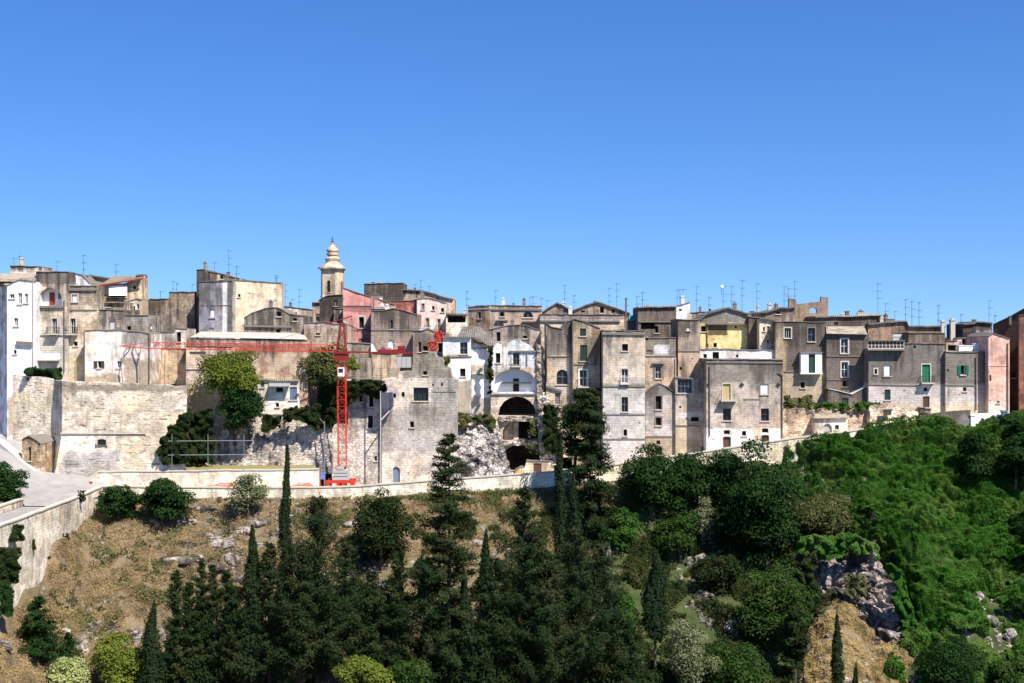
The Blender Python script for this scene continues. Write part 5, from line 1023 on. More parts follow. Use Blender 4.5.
def crane():
    Y = 166.6; base = P(342, 486, Y); base.z = 1.32
    root = empty('tower_crane', base, 0, 'tall red lattice tower crane with a long jib to the left and a grey counterweight', 'tower crane'); O = root.location
    L = lambda px, py, dy=0: P(px, py, Y) - O + Vector((0, dy, 0))
    m = MB(); a = L(342.5, 466.5); b = L(341.5, 353); lattice(m, Vector((a.x, 0, a.z)), Vector((b.x, 0, b.z)), .53, 17, .062, .028); o = m.build('mast', MAT['crane'], root)
    m = MB(); b0 = Vector((b.x, 0, b.z)); lattice(m, b0, b0 + Vector((0.1, 0, 4.0)), .62, 4, .09, .05, taper=.35); ap = b0 + Vector((.1, 0, 4.15))
    m.bar(ap + Vector((-2.3, 0, -.35)), ap + Vector((1.3, .3, .75)), .1); m.bar(ap + Vector((.1, 0, -.1)), ap + Vector((2.3, 0, -1.2)), .07); m.build('tower_head', MAT['craned'], root)
    m = MB(); m.box(b.x - .85, b.x + .85, -.85, .85, b.z - 1.0, b.z - .1); m.box(b.x - 1.0, b.x + 1.0, -1, 1, b.z - .097, b.z + .1); m.build('slewing_ring', MAT['craned'], root)
    m = MB(); t = L(152, 345.5); s = L(334, 348.2); lattice(m, Vector((s.x, 0, s.z)), Vector((t.x, 0, t.z)), .44, 28, .065, .03, tri=True, taper=.9)
    e = L(119, 346); m.bar(Vector((t.x, 0, t.z - .45)), Vector((e.x, 0, e.z)), .08); m.bar(Vector((t.x, 0, t.z + .4)), Vector((e.x, 0, e.z)), .05); m.build('jib', MAT['crane'], root)
    m = MB(); c = L(345, 352); d = L(411, 353); 
    for y in (-.5, .5): m.bar(Vector((c.x, y, c.z)), Vector((d.x, y, d.z)), .16)
    for i in range(14): x = c.x + (d.x - c.x) * i / 13; m.bar(Vector((x, -.5, c.z)), Vector((x, .5, c.z)), .06)
    k = L(378, 351.5); m.box(k.x, d.x - .9, -.45, .45, k.z - .25, k.z + .28); m.box(L(398, 350).x, L(405, 350).x, -.5, .5, k.z + .28, k.z + .75); m.build('counter_jib', MAT['craned'], root)
    m = MB(); w0 = L(397.5, 357); w1 = L(411, 367.5)
    for i in range(3): x0 = w0.x + (w1.x - w0.x) * i / 3; m.box(x0 + .02, x0 + (w1.x - w0.x) / 3 - .02, -.75, .75, w1.z, w0.z)
    m.build('counterweight', MAT['concrete'], root)
    m = MB(); q = L(341.8, 371.5); m.box(q.x - .35, q.x + .45, -1.35, -.75, q.z - .6, q.z + .55); cb = m.build('cabin', MAT['white'], root)
    m = MB(); m.box(q.x - .25, q.x + .35, -1.38, -1.352, q.z - .1, q.z + .42); m.build('cabin_window', MAT['glass'], cb)
    m = MB()
    m.bar(ap + Vector((-.9, 0, -.1)), Vector((L(262, 346).x, 0, L(262, 344).z)), .028); m.bar(ap + Vector((.9, 0, -.4)), Vector((L(402, 350).x, 0, L(402, 349).z)), .028)
    m.build('stay_cable', MAT['iron'], root)
    m = MB(); tx = L(198, 352); m.box(tx.x - 1.0, tx.x + .9, -.45, .45, tx.z - .3, tx.z + .05); m.build('trolley', MAT['iron'], root)
    m = MB(); c = L(331, 0).x; d = L(352, 0).x; zc = lambda py: Z(py, Y) - O.z
    m.box(c + .35, d - .25, -1.3, 1.3, zc(479), zc(476)); m.box(c + .5, d - .4, -1.25, 1.25, zc(475.3), zc(472.7)); m.box(c + .4, d - .5, -1.2, 1.2, zc(472), zc(469.4)); m.box(c + .9, d - .9, -1.1, 1.1, zc(468.8), zc(466.5)); m.box(c + .9, d - .9, -.9, .9, zc(479), zc(466.6)); m.build('ballast', MAT['concrete'], root)
    m = MB(); m.box(c - .5, d + .4, -1.3, -1.0, zc(482), zc(479.3)); m.box(c - .5, d + .4, 1.0, 1.3, zc(482), zc(479.3))
    for x in (c - .45, c + .9, d - 1.2, d - .1): m.box(x, x + .4, -1.28, 1.28, 0, zc(482.02))
    m.build('undercarriage', MAT['crane'], root)
crane()

# ------------------------------------------------------------------ antennas
HOSTS = [('left roof room above the tan tiled roof', 183, [(14, 266, 258), (19.5, 266, 256), (57, 272, 261)]),
    ('low mossy attic at the left', 192, [(83.5, 277, 255), (116, 276, 264)]),
    ('stepped brown blank house', 187, [(160.5, 299, 291), (173, 292, 281), (177, 292, 283), (192, 292, 284)]),
    ('roof room of the tall tower house', 189, [(205.5, 270, 266), (214.5, 272, 262), (228.5, 275, 250), (236.5, 277, 266)]),
    ('beige side block of the tower house', 186, [(276, 282, 275), (276.5, 282, 277)]),
    ('far low rooftops left of the bell tower', 208, [(285.5, 306, 284), (292, 308, 299), (299, 308, 289)]),
    ('tan skyline house right of the dark brown block', 216, [(415, 290, 284), (420.5, 291, 280), (429, 294, 286)]),
    ('pergola terrace shelter', 191, [(467, 315, 291)]),
    ('broad skyline house with the lunette window', 200, [(495, 305, 290), (530, 306, 297), (533, 306, 296), (541, 306, 298), (547, 309, 300)]),
    ('two brown skyline gables', 202, [(564.5, 307, 285), (574, 312, 295), (609, 307, 288), (616.5, 309, 283), (626, 313, 298)]),
    ('dark weathered upper house', 187, [(637, 308, 296), (642.5, 308, 292)]),
    ('white roof hut on the skyline', 189, [(677, 306, 290), (680, 305, 289), (683, 304, 289)]),
    ('pale band terrace wall behind the stone tower', 191, [(696.5, 312, 286), (709, 314, 297)]),
    ('wide grey gable of the yellow house', 182, [(723, 310, 286), (731.5, 310, 286), (742, 313, 280), (757, 317, 283)]),
    ('jumble of brown roofs beside the broken roof wall', 185, [(784, 308, 286), (788, 308, 288), (794.5, 308, 281)]),
    ('dark skyline attic range', 182, [(878, 315, 283)]),
    ('brown attic storey above the verandah', 181, [(885.5, 323, 303), (895, 322, 311), (905.5, 322, 299), (912, 327, 301), (919, 327, 302), (938, 327, 305)]),
    ('dark roof block at the far right', 187, [(961, 325, 314), (989, 324, 300), (995, 322, 315)])]
def antenna(px, y0, y1, Y, label, kind):
    b = P(px, y0 + 4, Y); t = P(px, y1, Y); root = empty('antenna', b, random.uniform(-.5, .5), label, 'antenna', 'television antennas on the roofs'); h = t.z - b.z
    m = MB(); m.bar((0, 0, 0), (random.uniform(-.05, .05), 0, h), .034, r2=.026); m.build('mast', MAT['ant'], root)
    m = MB(); hs = [h - .1] + ([h - 1.2] if h > 2.2 else []) + ([h - 2.2] if h > 3.6 else [])
    for i, z in enumerate(hs):
        ln = random.uniform(.3, .6); m.bar((-ln * .4, 0, z), (ln, 0, z), .022)
        for k in range(4): x = -ln * .35 + ln * 1.3 * k / 3; m.bar((x, -.25, z), (x, .25, z), .012); m.bar((x, 0, z - .14), (x, 0, z + .14), .012)
    m.build('aerial', MAT['ant'], root)
ORD = ['leftmost', 'second', 'third', 'fourth', 'fifth', 'last']
for host, Y, L in HOSTS:
    for i, (px, y0, y1) in enumerate(L):
        lb = ('only thin antenna on the ' if len(L) == 1 else f'{ORD[i]} of {len(L)} antennas on the ') + host
        antenna(px, y0, y1, Y, lb, i)
# satellite dishes and little roof items
for px, py, Y, lb in ((722, 286.5, 181.9, 'small white satellite dish on a mast above the grey gable'), (382, 305, 190, 'white satellite dish on the small roof terrace room'), (150.5, 328, 175, 'white satellite dish on the little grey cottage'), (166, 389, 172, 'white satellite dish at the foot of the tan stone house above the bastion')):
    c = P(px, py, Y); root = empty('satellite_dish', c, R(25), lb, 'satellite dish')
    m = MB(); m.lathe([(.02, 0), (.17, .02), (.2, .06), (.21, .07)], 16); o = m.build('dish', MAT['white'], root); o.rotation_euler = (R(70), 0, 0)
    m = MB(); m.bar((0, .15, -.1), (0, .15, -1.0), .03); m.build('bracket', MAT['ant'], root)
# roof chimneys as separate pots
for px, y0, y1, w, Y, lb in ((626, 298, 316, 1.6, 196, 'thin dark chimney pipe right of the wide skyline gable'), (513.5, 303, 307, 1.6, 200, 'stub chimney on the broad skyline house'), (710, 309, 314, 2, 184, 'black chimney pot left of the grey gable of the yellow house'), (1010.5, 316, 322, 2.4, 177, 'small chimney on the very dark house at the right edge'), (847.5, 311, 317, 3.5, 182, 'bent dark roof vent on the dark skyline attic range')):
    a = P(px, y1, Y); h = (y1 - y0) * Y / F; k = w * Y / F / 2; m = MB(); m.box(a.x - k, a.x + k, Y, Y + 2 * k, a.z - .4, a.z + h - .1); m.box(a.x - k - .06, a.x + k + .06, Y - .06, Y + 2 * k + .06, a.z + h - .097, a.z + h)
    tag(m.build('chimney', MAT['pipe']), lb, 'chimney')
# ------------------------------------------------------------------ vegetation
LM = {}
MAT['dbark'] = flat('dark_bark', (.035, .027, .02), .95, .3)
LM['cypress'] = leafmat('cypress_leaves', (0.0058, 0.0158, 0.0050), (0.0158, 0.0317, 0.0101), (0.0216, 0.0324, 0.0115), .12)
LM['conifer'] = leafmat('conifer_needles', (.008, .021, .006), (.022, .042, .012), (.038, .044, .015), .15, .25)
LM['dark'] = leafmat('dark_broad_leaves', (0.0058, 0.0216, 0.0043), (0.0173, 0.0490, 0.0086), (0.0245, 0.0576, 0.0115), .22)
LM['green'] = leafmat('bright_leaves', (.020, .062, .008), (.045, .11, .014), (.06, .115, .02), .25)
LM['ivy'] = leafmat('climber_leaves', (.018, .066, .006), (.044, .128, .012), (.085, .145, .026), .25, .16)
LM['mid'] = leafmat('middle_green_leaves', (0.0144, 0.0400, 0.0064), (0.0336, 0.0720, 0.0112), (0.0480, 0.0720, 0.0160), .22)
LM['lime'] = leafmat('lime_leaves', (.075, .115, .015), (.15, .19, .025), (.20, .21, .035), .35)
LM['yellow'] = leafmat('yellow_blossom_leaves', (.26, .30, .09), (.44, .46, .20), (.20, .26, .07), .3)
LM['olive'] = leafmat('olive_leaves', (.07, .09, .035), (.15, .17, .075), (.20, .21, .12), .25)
LM['ivydark'] = leafmat('wall_ivy_leaves', (0.0075, 0.0195, 0.0045), (0.0210, 0.0360, 0.0090), (0.0413, 0.0413, 0.0112), .2)
LM['straw'] = leafmat('straw_blades', (.20, .140, .062), (.34, .25, .12), (.16, .11, .05), .15)
LM['straw2'] = leafmat('brown_dry_weeds', (.13, .085, .04), (.24, .17, .085), (.10, .09, .035), .15)
LM['scrub'] = leafmat('scrub_leaves', (.040, .060, .014), (.10, .11, .035), (.15, .135, .055), .25)

LM['straw_gold'] = leafmat('golden_dry_grass', (.26, .18, .07), (.42, .31, .14), (.18, .13, .05), .15)
def leaves(name, C, N, size, mat, parent=None, loc=None, aspect=.6, flatten=.0):
    """one mesh of diamond shaped leaf faces; C centres, N facing directions (n,3)"""
    n = len(C)
    if n == 0: return None
    C = np.asarray(C, float); N = np.asarray(N, float)
    N = N + RNG.normal(0, .42, (n, 3)); N /= np.linalg.norm(N, axis=1)[:, None] + 1e-9
    T = RNG.normal(0, 1, (n, 3)); T -= (T * N).sum(1)[:, None] * N; T /= np.linalg.norm(T, axis=1)[:, None] + 1e-9
    B = np.cross(N, T); s = size * RNG.uniform(.6, 1.35, (n, 1))
    V = np.empty((n, 4, 3)); V[:, 0] = C + T * s; V[:, 1] = C + B * s * aspect; V[:, 2] = C - T * s; V[:, 3] = C - B * s * aspect
    if loc is not None: V -= np.array(loc)[None, None, :]
    me = bpy.data.meshes.new(name); me.vertices.add(n * 4); me.vertices.foreach_set('co', V.reshape(-1))
    me.loops.add(n * 4); me.loops.foreach_set('vertex_index', np.arange(n * 4, dtype=np.int32))
    me.polygons.add(n); me.polygons.foreach_set('loop_start', np.arange(0, n * 4, 4, dtype=np.int32)); me.polygons.foreach_set('loop_total', np.full(n, 4, np.int32))
    me.materials.append(mat); me.update(calc_edges=True); me.validate()
    o = bpy.data.objects.new(name, me); COL.objects.link(o)
    if parent: o.parent = parent
    return o
def unit(n):
    v = RNG.normal(0, 1, (n, 3)); return v / np.linalg.norm(v, axis=1)[:, None]

def broad(label, cx, base, x0, x1, y0, y1, mat='dark', Y=None, n=9000, size=.2, clumps=38, name='tree', cat='tree', depth=1.0, trunk=True, group=None):
    """round crowned tree or bush: crown fills pixel box x0..x1, y0..y1 at the depth of its base"""
    if Y is None: b = TP(cx, base); Y = b.y
    else: b = P(cx, base, Y)
    root = empty(name, b, 0, label, cat, group)
    c = P((x0 + x1) / 2, (y0 + y1) / 2, Y); rx = (x1 - x0) / 2 * Y / F; rz = (y1 - y0) / 2 * Y / F; ry = rx * depth
    U = unit(clumps); r = RNG.uniform(.40, .84, (clumps, 1)) * np.array([1 + .55 * noise.noise(Vector(u) * 1.4 + Vector((cx, base, 0))) for u in U])[:, None]; CC = np.array(c) + U * r * np.array([rx, ry, rz])
    k = min(rx, rz); cr = RNG.uniform(.20, .42, clumps) * k + .15
    w = cr ** 2; pick = RNG.choice(clumps, n, p=w / w.sum()); D = unit(n); D[:, 2] = np.where(D[:, 2] < -.35, -D[:, 2], D[:, 2])
    pos = CC[pick] + D * (cr[pick] * RNG.uniform(.7, 1.12, n))[:, None] * np.array([1.15, 1.15, .85])
    leaves('crown', pos, D + np.array([0, 0, .35]), size, LM[mat], root, loc=b)
    if trunk:
        m = MB(); top = Vector(c) - b; m.bar((0, 0, -.5), (top.x * .5, top.y * .5, top.z * .75), max(.08, k * .09), n=7, r2=max(.05, k * .05))
        for i in range(5): q = Vector(CC[i]) - b; m.bar((top.x * .4, top.y * .4, top.z * .55), q, k * .04 + .03, n=5, r2=.03)
        m.build('trunk', MAT['bark'], root)
    return root

def cypress(label, cx, base, top, w, mat='cypress', n=8000, size=.16, name='cypress_tree', bare=0.0, taper=.7, lean=0.0, Y=None):
    """narrow flame shaped crown"""
    b = TP(cx, base) if Y is None else P(cx, base, Y); Y = b.y; t = P(cx, top, Y); H = t.z - b.z; rad = w / 2 * Y / F
    root = empty(name, b, 0, label, 'cypress')
    k = RNG.uniform(0, 1, n) ** .85; z = bare + (1 - bare) * k
    prof = np.where(k < .22, .45 + .55 * (k / .22) ** .7, 1.0 - ((k - .22) / .78) ** (1.0 + taper) * .97)
    th = RNG.uniform(0, 2 * math.pi, n)
    lump = np.array([noise.noise(Vector((math.cos(a) * 1.3 + cx, math.sin(a) * 1.3, zz * H * .55))) for a, zz in zip(th, z)])
    fine = np.array([noise.noise(Vector((math.cos(a) * 3 + cx, math.sin(a) * 3, zz * H * 1.3))) for a, zz in zip(th, z)])
    r = rad * (prof * .93 + .05) * (1 + .55 * lump + .50 * fine) * RNG.uniform(.55, 1.08, n)
    bend = np.array([noise.noise(Vector((cx * .37, 3.1, zz * H * .22))) for zz in z]) * rad * .45 * np.clip(z * 3, 0, 1)
    pos = np.stack([b.x + bend + r * np.cos(th) + lean * z * H, b.y + r * np.sin(th), b.z + z * H + RNG.normal(0, .3, n)], 1)
    N = np.stack([np.cos(th), np.sin(th), np.full(n, .45)], 1)
    leaves('crown', pos, N, size, LM[mat], root, loc=b, aspect=.45)
    m = MB(); m.bar((0, 0, -.6), (lean * H * .8, 0, H * .8), max(.12, rad * .16), n=7, r2=.04); m.build('trunk', MAT['bark'], root)
    return root

def conifer(label, cx, base, top, w, mat='conifer', n=11000, size=.13, branches=150, bare=.12, power=.75, droop=-.12, name='conifer_tree', seed=0, wmin=.1, bark='dbark', cat='conifer', Y=None, dens=1.0):
    """irregular conifer: whorled limbs with needle sprays, gaps between"""
    b = TP(cx, base) if Y is None else P(cx, base, Y); Y = b.y; t = P(cx, top, Y); H = t.z - b.z; rad = w / 2 * Y / F
    root = empty(name, b, 0, label, cat); rr = random.Random(seed + int(cx)); m = MB()
    m.bar((0, 0, -.6), (0, 0, H * .96), max(.16, rad * .07), n=7, r2=.03)
    C = []; N = []; per = max(30, int(2.0 * n / branches))
    for i in range(branches):
        k = bare + (1 - bare) * (i + rr.random()) / branches; k = min(k, .995); z = k * H
        R_ = rad * max(wmin * .4, (1 - (k - bare) / (1 - bare)) ** power) * rr.choice([.55, .8, 1.0, 1.0, 1.12]) * (1 + .3 * noise.noise(Vector((cx, 0, k * 6)))) + .12
        a = rr.uniform(0, 6.283); up = droop + rr.uniform(-.12, .2) + .35 * max(0, k - .7)
        e = Vector((math.cos(a) * R_, math.sin(a) * R_, up * R_)); s = Vector((0, 0, z)); m.bar(s, s + e * .8, .03 + .012 * R_, n=4, r2=.01)
        nn = int(per * (.25 + .75 * R_ / rad) * dens) + 8
        u = RNG.uniform(.12, 1.03, nn) ** .8; sp = .08 + .15 * min(R_, 2.2) * (1.1 - u * .6)
        q = np.array(s)[None] + np.array(e)[None] * u[:, None] + RNG.normal(0, 1, (nn, 3)) * sp[:, None] * np.array([.9, .9, .55])
        C.append(q + np.array(b)); N.append(np.tile(np.array([math.cos(a) * .4, math.sin(a) * .4, .8]), (nn, 1)))
    leaves('crown', np.concatenate(C), np.concatenate(N), size, LM[mat], root, loc=b, aspect=.4)
    m.build('trunk', MAT[bark], root); return root

# trees on the terraces among the houses
broad('tall bushy yellow green tree between the pale stone houses, left of the crane', 232, 432, 199, 262, 349, 405, 'lime', Y=168.4, n=19000, size=.15, clumps=80, depth=.5)
broad('dark green lower tree right under the yellow green tree', 238, 434, 218, 265, 388, 431, 'dark', Y=168.0, n=14000, size=.16, clumps=60, depth=.5)
broad('olive green tree with yellowish top right behind the crane mast', 322, 412, 303, 347, 348, 392, 'scrub', Y=173.5, n=9000, size=.16, clumps=40, depth=.5)
broad('small yellow green spray of leaves right of the crane mast', 352, 372, 345, 364, 358, 374, 'lime', Y=174.5, n=900, size=.14, clumps=12, trunk=False, name='shrub', cat='shrub')
def ivy(label, x0, x1, y0, y1, Y, mat='ivydark', n=6000, size=.15, name='ivy', edge=6, thick=.5, poly=None, cat='ivy'):
    """climber spread over a wall face between pixel bounds with a ragged edge"""
    b = P((x0 + x1) / 2, y1, Y); C = []
    px = RNG.uniform(x0, x1, n * 3); py = RNG.uniform(y0, y1, n * 3)
    for a, c in zip(px, py):
        q = P(a, c, Y); e = noise.noise(q * .7) * 5 + noise.noise(q * 2.2) * 3
        dx = min(a - x0, x1 - a); dy = min(c - y0, y1 - c)
        if min(dx, dy) + e < edge * .4: continue
        if poly and not inside(poly, a + e * .6, c + e * .6): continue
        d = abs(noise.noise(q * .9 + Vector((5, 0, 0)))) * 1.3 + .1
        C.append((q.x, Y - d * thick * 2 + random.uniform(-.15, .1), q.z))
        if len(C) >= n: break
    C = np.array(C); N = np.tile([0, -.8, .5], (len(C), 1))
    o = leaves(name, C, N, size, LM[mat], loc=b); o.location = b; return tag(o, label, cat)
FILL = 0
def inside(poly, x, y):
    c = False; j = len(poly) - 1
    for i in range(len(poly)):
        a, b = poly[i], poly[j]
        if (a[1] > y) != (b[1] > y) and x < (b[0] - a[0]) * (y - a[1]) / (b[1] - a[1]) + a[0]: c = not c
        j = i
    return c
ivy('thick dark ivy draped over the top of the ruined house right of the crane mast', 315, 388, 377, 432, 170.9, n=20000, poly=[(318, 383), (345, 379), (389, 381), (388, 392), (378, 399), (365, 393), (352, 402), (338, 412), (332, 428), (318, 430), (313, 405)])
ivy('hanging ivy on the broken wall left of the crane mast', 283, 325, 404, 432, 169.2, n=7000, poly=[(283, 412), (300, 405), (322, 402), (326, 420), (318, 431), (308, 424), (296, 420), (286, 424)])
ivy('dark hanging bramble filling the shaded hollow behind the scaffold', 158, 218, 408, 466, 168.4, n=24000, poly=[(190, 410), (214, 408), (213, 425), (217, 445), (222, 463), (160, 466), (158, 450), (165, 428), (175, 414)], thick=.9)
ivy('dark bramble spilling over the right end of the bastion', 156, 192, 410, 467, 164.7, n=11000, poly=[(191, 411), (191, 466), (164, 466), (159, 452), (167, 431), (178, 418)], edge=5)
ivy('ivy tuft at the right end of the broken rubble wall', 262, 283, 414, 432, 169.4, n=2500, mat='ivydark')
ivy('vine creeping down the gap left of the white half round vault', 485.5, 495, 344, 396, 174.4, n=2300, size=.12, poly=[(489, 345), (495, 347), (493, 365), (495, 380), (492, 395), (486, 394), (487, 370)])
ivy('greenish shrubs on the ledge above the rubble slope', 457, 499, 411, 432, 173.6, mat='scrub', n=3200, poly=[(457, 414), (475, 412), (490, 413), (499, 424), (496, 436), (488, 425), (470, 420), (463, 428)])
ivy('small green bush on the broken corner beside the white ruined house', 443, 450, 356, 366, 172, mat='scrub', n=500, edge=2)
ivy('dark green creeper between the cavern pillar and the tall cypress', 541, 562, 402, 456, 173, mat='ivydark', n=5500, size=.13)
ivy('dark ivy on the brown house above the cypress', 573, 600, 388, 400, 172.7, n=1500, edge=3)
ivy('dry weeds at the foot of the tall brown grey house', 783, 812, 395, 411, 172, mat='scrub', n=1500, edge=3)
ivy('green weeds growing along the wall foot below the very dark house', 812, 880, 402, 411, 171.2, mat='green', n=1800, edge=2)
ivy('hedge bush below the balcony of the white left house', 29, 65, 366, 381, 170.8, mat='dark', n=3800, edge=3, name='hedge', cat='hedge', thick=1.0)
ivy('small plant tuft hanging on the bastion foot beside the grass terrace', 160, 170, 450, 463, 167, mat='ivydark', n=400, edge=2)
m = MB()
for a, b in (((123, 383), (121, 368)), ((121, 368), (124, 352)), ((124, 352), (131, 344)), ((140, 386), (139, 360)), ((139, 360), (134, 345)), ((134, 345), (138, 334)), ((139, 360), (141, 346)), ((131, 344), (133, 336))):
    m.bar(P(*a, 169.6), P(*b, 169.6), .09)
tag(m.build('bare_vine', MAT['palebark']), 'leafless climbing vine stems against the broad pale wall', 'vine')

for px, py, w, lb in ((83, 497, 8, 'small green weed tuft near the top end of the tall bridge wall'), (66, 540, 9, 'green weed tuft half way along the foot of the tall bridge wall'), (50, 562, 9, 'lowest green weed tuft at the foot of the tall bridge wall'), (34, 545, 6, 'little weed tuft growing high on the face of the tall bridge wall')):
    ivy(lb, px - w / 2, px + w / 2, py - 7, py + 5, 1260 * 52.0 / (512 - px), mat='ivydark', n=260, edge=1.5, size=.11, name='weed', cat='weed')
ivy('dry shrub growing in the right side of the middle cavern', 524, 544, 414, 440, 174.2, mat='scrub', n=350, edge=15, size=.12)
ivy('small shrubs hanging over the lowest cavern', 524, 545, 438, 458, 174.2, mat='scrub', n=250, edge=12, size=.12)
# hillside bushes and trees, left
broad('dark round bush at the very left edge beside the bridge road', 4, 512, -14, 22, 462, 512, 'dark', Y=153, n=8000, size=.16, clumps=40, name='bush', cat='bush')
broad('dark round bush directly below the parapet, left of a pair', 119, 522, 95, 142, 485, 522, 'dark', n=8500, size=.16, clumps=38, name='bush', cat='bush')
broad('bigger fresh green round bush below the parapet, right of a pair', 162, 524, 136, 190, 478, 524, 'dark', n=9500, size=.17, clumps=42, name='bush', cat='bush')
broad('loose olive coloured shrub just below the parapet', 248, 520, 230, 267, 470, 516, 'olive', n=4200, size=.13, clumps=34, name='shrub', cat='shrub')
broad('dark shaggy round tree just below the parapet under the arched door house', 381, 568, 354, 408, 490, 566, 'ivydark', n=12000, size=.16, clumps=52)
broad('yellow green flowering bush at the bottom left corner', 69, 690, 45, 93, 657, 694, 'yellow', n=6000, size=.13, clumps=30, name='bush', cat='bush')
broad('lime green bush at the bottom edge right of the flowering bush', 118, 692, 88, 148, 640, 695, 'lime', n=8500, size=.15, clumps=40, name='bush', cat='bush')
broad('yellowish green bush at the bottom between the cypresses', 355, 735, 328, 392, 652, 700, 'lime', n=7500, size=.14, clumps=36, name='bush', cat='bush')
broad('mid green bush at the bottom right of the yellowish green bush', 410, 735, 388, 438, 658, 705, 'mid', n=6500, size=.14, clumps=36, name='bush', cat='bush')
ivy('green creeper tuft on the left retaining wall, upper one', 13, 25, 524, 540, 131, mat='ivydark', n=700, edge=2)
ivy('green creeper mass on the left retaining wall near the left edge', -5, 22, 545, 585, 127.5, mat='ivydark', n=3200, edge=3)
ivy('green creeper at the foot of the left retaining wall', 0, 14, 582, 615, 126.5, mat='dark', n=1400, edge=2)
conifer('small dark green spruce at the lower left, on the dry slope', 38, 655, 597, 52, 'dark', n=9000, size=.14, branches=110, bare=.02, power=.7, seed=1, name='spruce_tree', cat='spruce')
conifer('tiny dark spruce right of the small spruce at lower left', 67, 665, 633, 32, 'dark', n=4500, size=.12, branches=70, bare=.02, power=.7, seed=2, name='spruce_tree', cat='spruce')

# foreground conifers and cypresses
cypress('slim dark cypress spire at the lower left, standing alone', 153, 705, 607, 22, n=7000)
for k, (px, tp, w, nm) in enumerate(((176, 572, 26, 'leftmost'), (189, 584, 24, 'second'), (200, 560, 26, 'middle'), (212, 566, 24, 'fourth'), (226, 572, 28, 'rightmost'))):
    conifer('feathery pointed conifer, %s of the five feathery tips at lower left' % nm, px, 700, tp, w, n=8000, branches=120, power=.55, seed=20 + k, droop=1.0, bare=.02, size=.13)
cypress('tall narrow cypress column left of the high spire tree', 255, 705, 530, 30, n=12000, taper=.5)
cypress('very tall thin cypress spire rising in front of the terrace wall', 286, 705, 448, 26, n=14000, taper=-.12, size=.15)
conifer('broad dark shaggy conifer right of the tall thin cypress spire', 318, 705, 500, 76, n=19000, branches=240, power=.5, seed=6, droop=.75)
conifer('second shaggy conifer between the spire and the round tree', 346, 705, 540, 52, n=10000, branches=160, power=.5, seed=7, droop=.75)
conifer('slightly brownish conifer in front of the shaggy conifer group', 300, 712, 560, 60, n=12000, branches=170, power=.55, seed=8, droop=.75)
cypress('short dark cypress left of the big central conifer', 402, 705, 590, 26, n=8000)
conifer('biggest dark conifer with layered boughs, its tip against the rubble slope', 449, 705, 434, 84, n=30000, branches=210, power=.52, bare=.1, seed=9, size=.15, droop=.02)
conifer('low bushy conifer left of the big layered conifer', 424, 712, 560, 62, n=12000, branches=170, power=.55, seed=10, droop=.75)
cypress('slim cypress right of the big layered conifer', 486, 705, 536, 27, n=10000)
cypress('shorter cypress tucked under the big layered conifer', 466, 712, 572, 22, n=7000)
conifer('brown tinged ragged conifer right of the centre', 524, 705, 489, 72, n=19000, branches=230, power=.55, seed=11, droop=.5)
conifer('ragged low conifer under the twin cypress columns', 545, 712, 560, 80, n=14000, branches=190, power=.5, seed=12, droop=.75)
conifer('ragged grey green conifer right of the twin cypress columns', 600, 700, 545, 74, n=14000, branches=190, power=.55, seed=13, droop=.75)
cypress('dark tall cypress column beside the crumbling pillar', 560, 640, 436, 17, n=9000, taper=.9, Y=150)
cypress('second slim cypress column just right of the crumbling pillar', 574, 650, 480, 22, n=9000, taper=.8)
conifer('tall pine with a dense dark top and open lower boughs, before the tan house', 590, 640, 388, 64, 'conifer', n=24000, branches=230, bare=.28, power=.42, seed=14, size=.17, name='pine_tree', cat='pine', Y=157)
broad('dense bushy lower part of the dark trees left of the pine', 574, 470, 558, 602, 396, 468, 'ivydark', Y=158.5, n=9500, size=.16, clumps=46)
conifer('drooping mixed conifer right below the pine', 612, 690, 590, 56, n=9000, branches=130, power=.5, seed=15)
cypress('lollipop shaped cypress with a bare stem, alone on the dry slope', 655, 690, 553, 25, n=9000, bare=.36, taper=.9)
cypress('thin pointed cypress at the bottom in front of the straw mound', 838, 700, 618, 12, n=4500)
cypress('tiny leaning cypress tip at the bottom right of the straw mound', 853, 705, 668, 9, n=1500, lean=.1)
broad('small green bush at the bottom under the pine', 560, 690, 536, 590, 650, 692, 'ivydark', n=5000, size=.14, clumps=26, name='bush', cat='bush')

for (cx, x0, x1, y0, y1, mt, lb) in ((190, 162, 216, 622, 692, 'ivydark', 'dark bush filling the bottom below the feathery conifers'), (248, 222, 276, 600, 695, 'ivydark', 'dark bush at the bottom between cypress column and spire'), (300, 270, 332, 610, 695, 'ivydark', 'dark bush at the bottom under the shaggy conifers'),
        (340, 318, 366, 585, 640, 'ivydark', 'dark bush behind the yellowish green bush'), (382, 360, 404, 575, 630, 'scrub', 'dull bush above the mid green bush'), (445, 415, 478, 620, 700, 'ivydark', 'black green bush at the foot of the layered conifer'), (505, 480, 534, 605, 700, 'ivydark', 'black green bush right of the slim cypress'),
        (600, 578, 634, 630, 700, 'ivydark', 'dark bush at the bottom right of the ragged conifers'), (525, 500, 556, 560, 620, 'ivydark', 'dark bush inside the ragged conifer group'), (640, 622, 664, 668, 705, 'ivydark', 'dark little bush at the foot of the bare stem')):
    broad(lb, cx, y1 - 4, x0, x1, y0, y1, mt, n=9000, size=.14, clumps=44, name='bush', cat='bush')
for px, tp, w, lb in ((236, 590, 44, 'short ragged conifer between the feathery tips and the cypress column'), (270, 545, 40, 'ragged conifer between cypress column and tall spire'), (372, 575, 44, 'ragged conifer below the shaggy round tree'), (398, 555, 36, 'thin ragged conifer left of the low bushy conifer'),
        (495, 560, 52, 'ragged conifer just right of the slim cypress'), (575, 530, 56, 'ragged conifer directly below the pine'), (628, 620, 36, 'low ragged conifer left of the bare stemmed cypress')):
    conifer(lb, px, 705, tp, w, n=9500, branches=130, power=.5, seed=int(px), droop=.8)
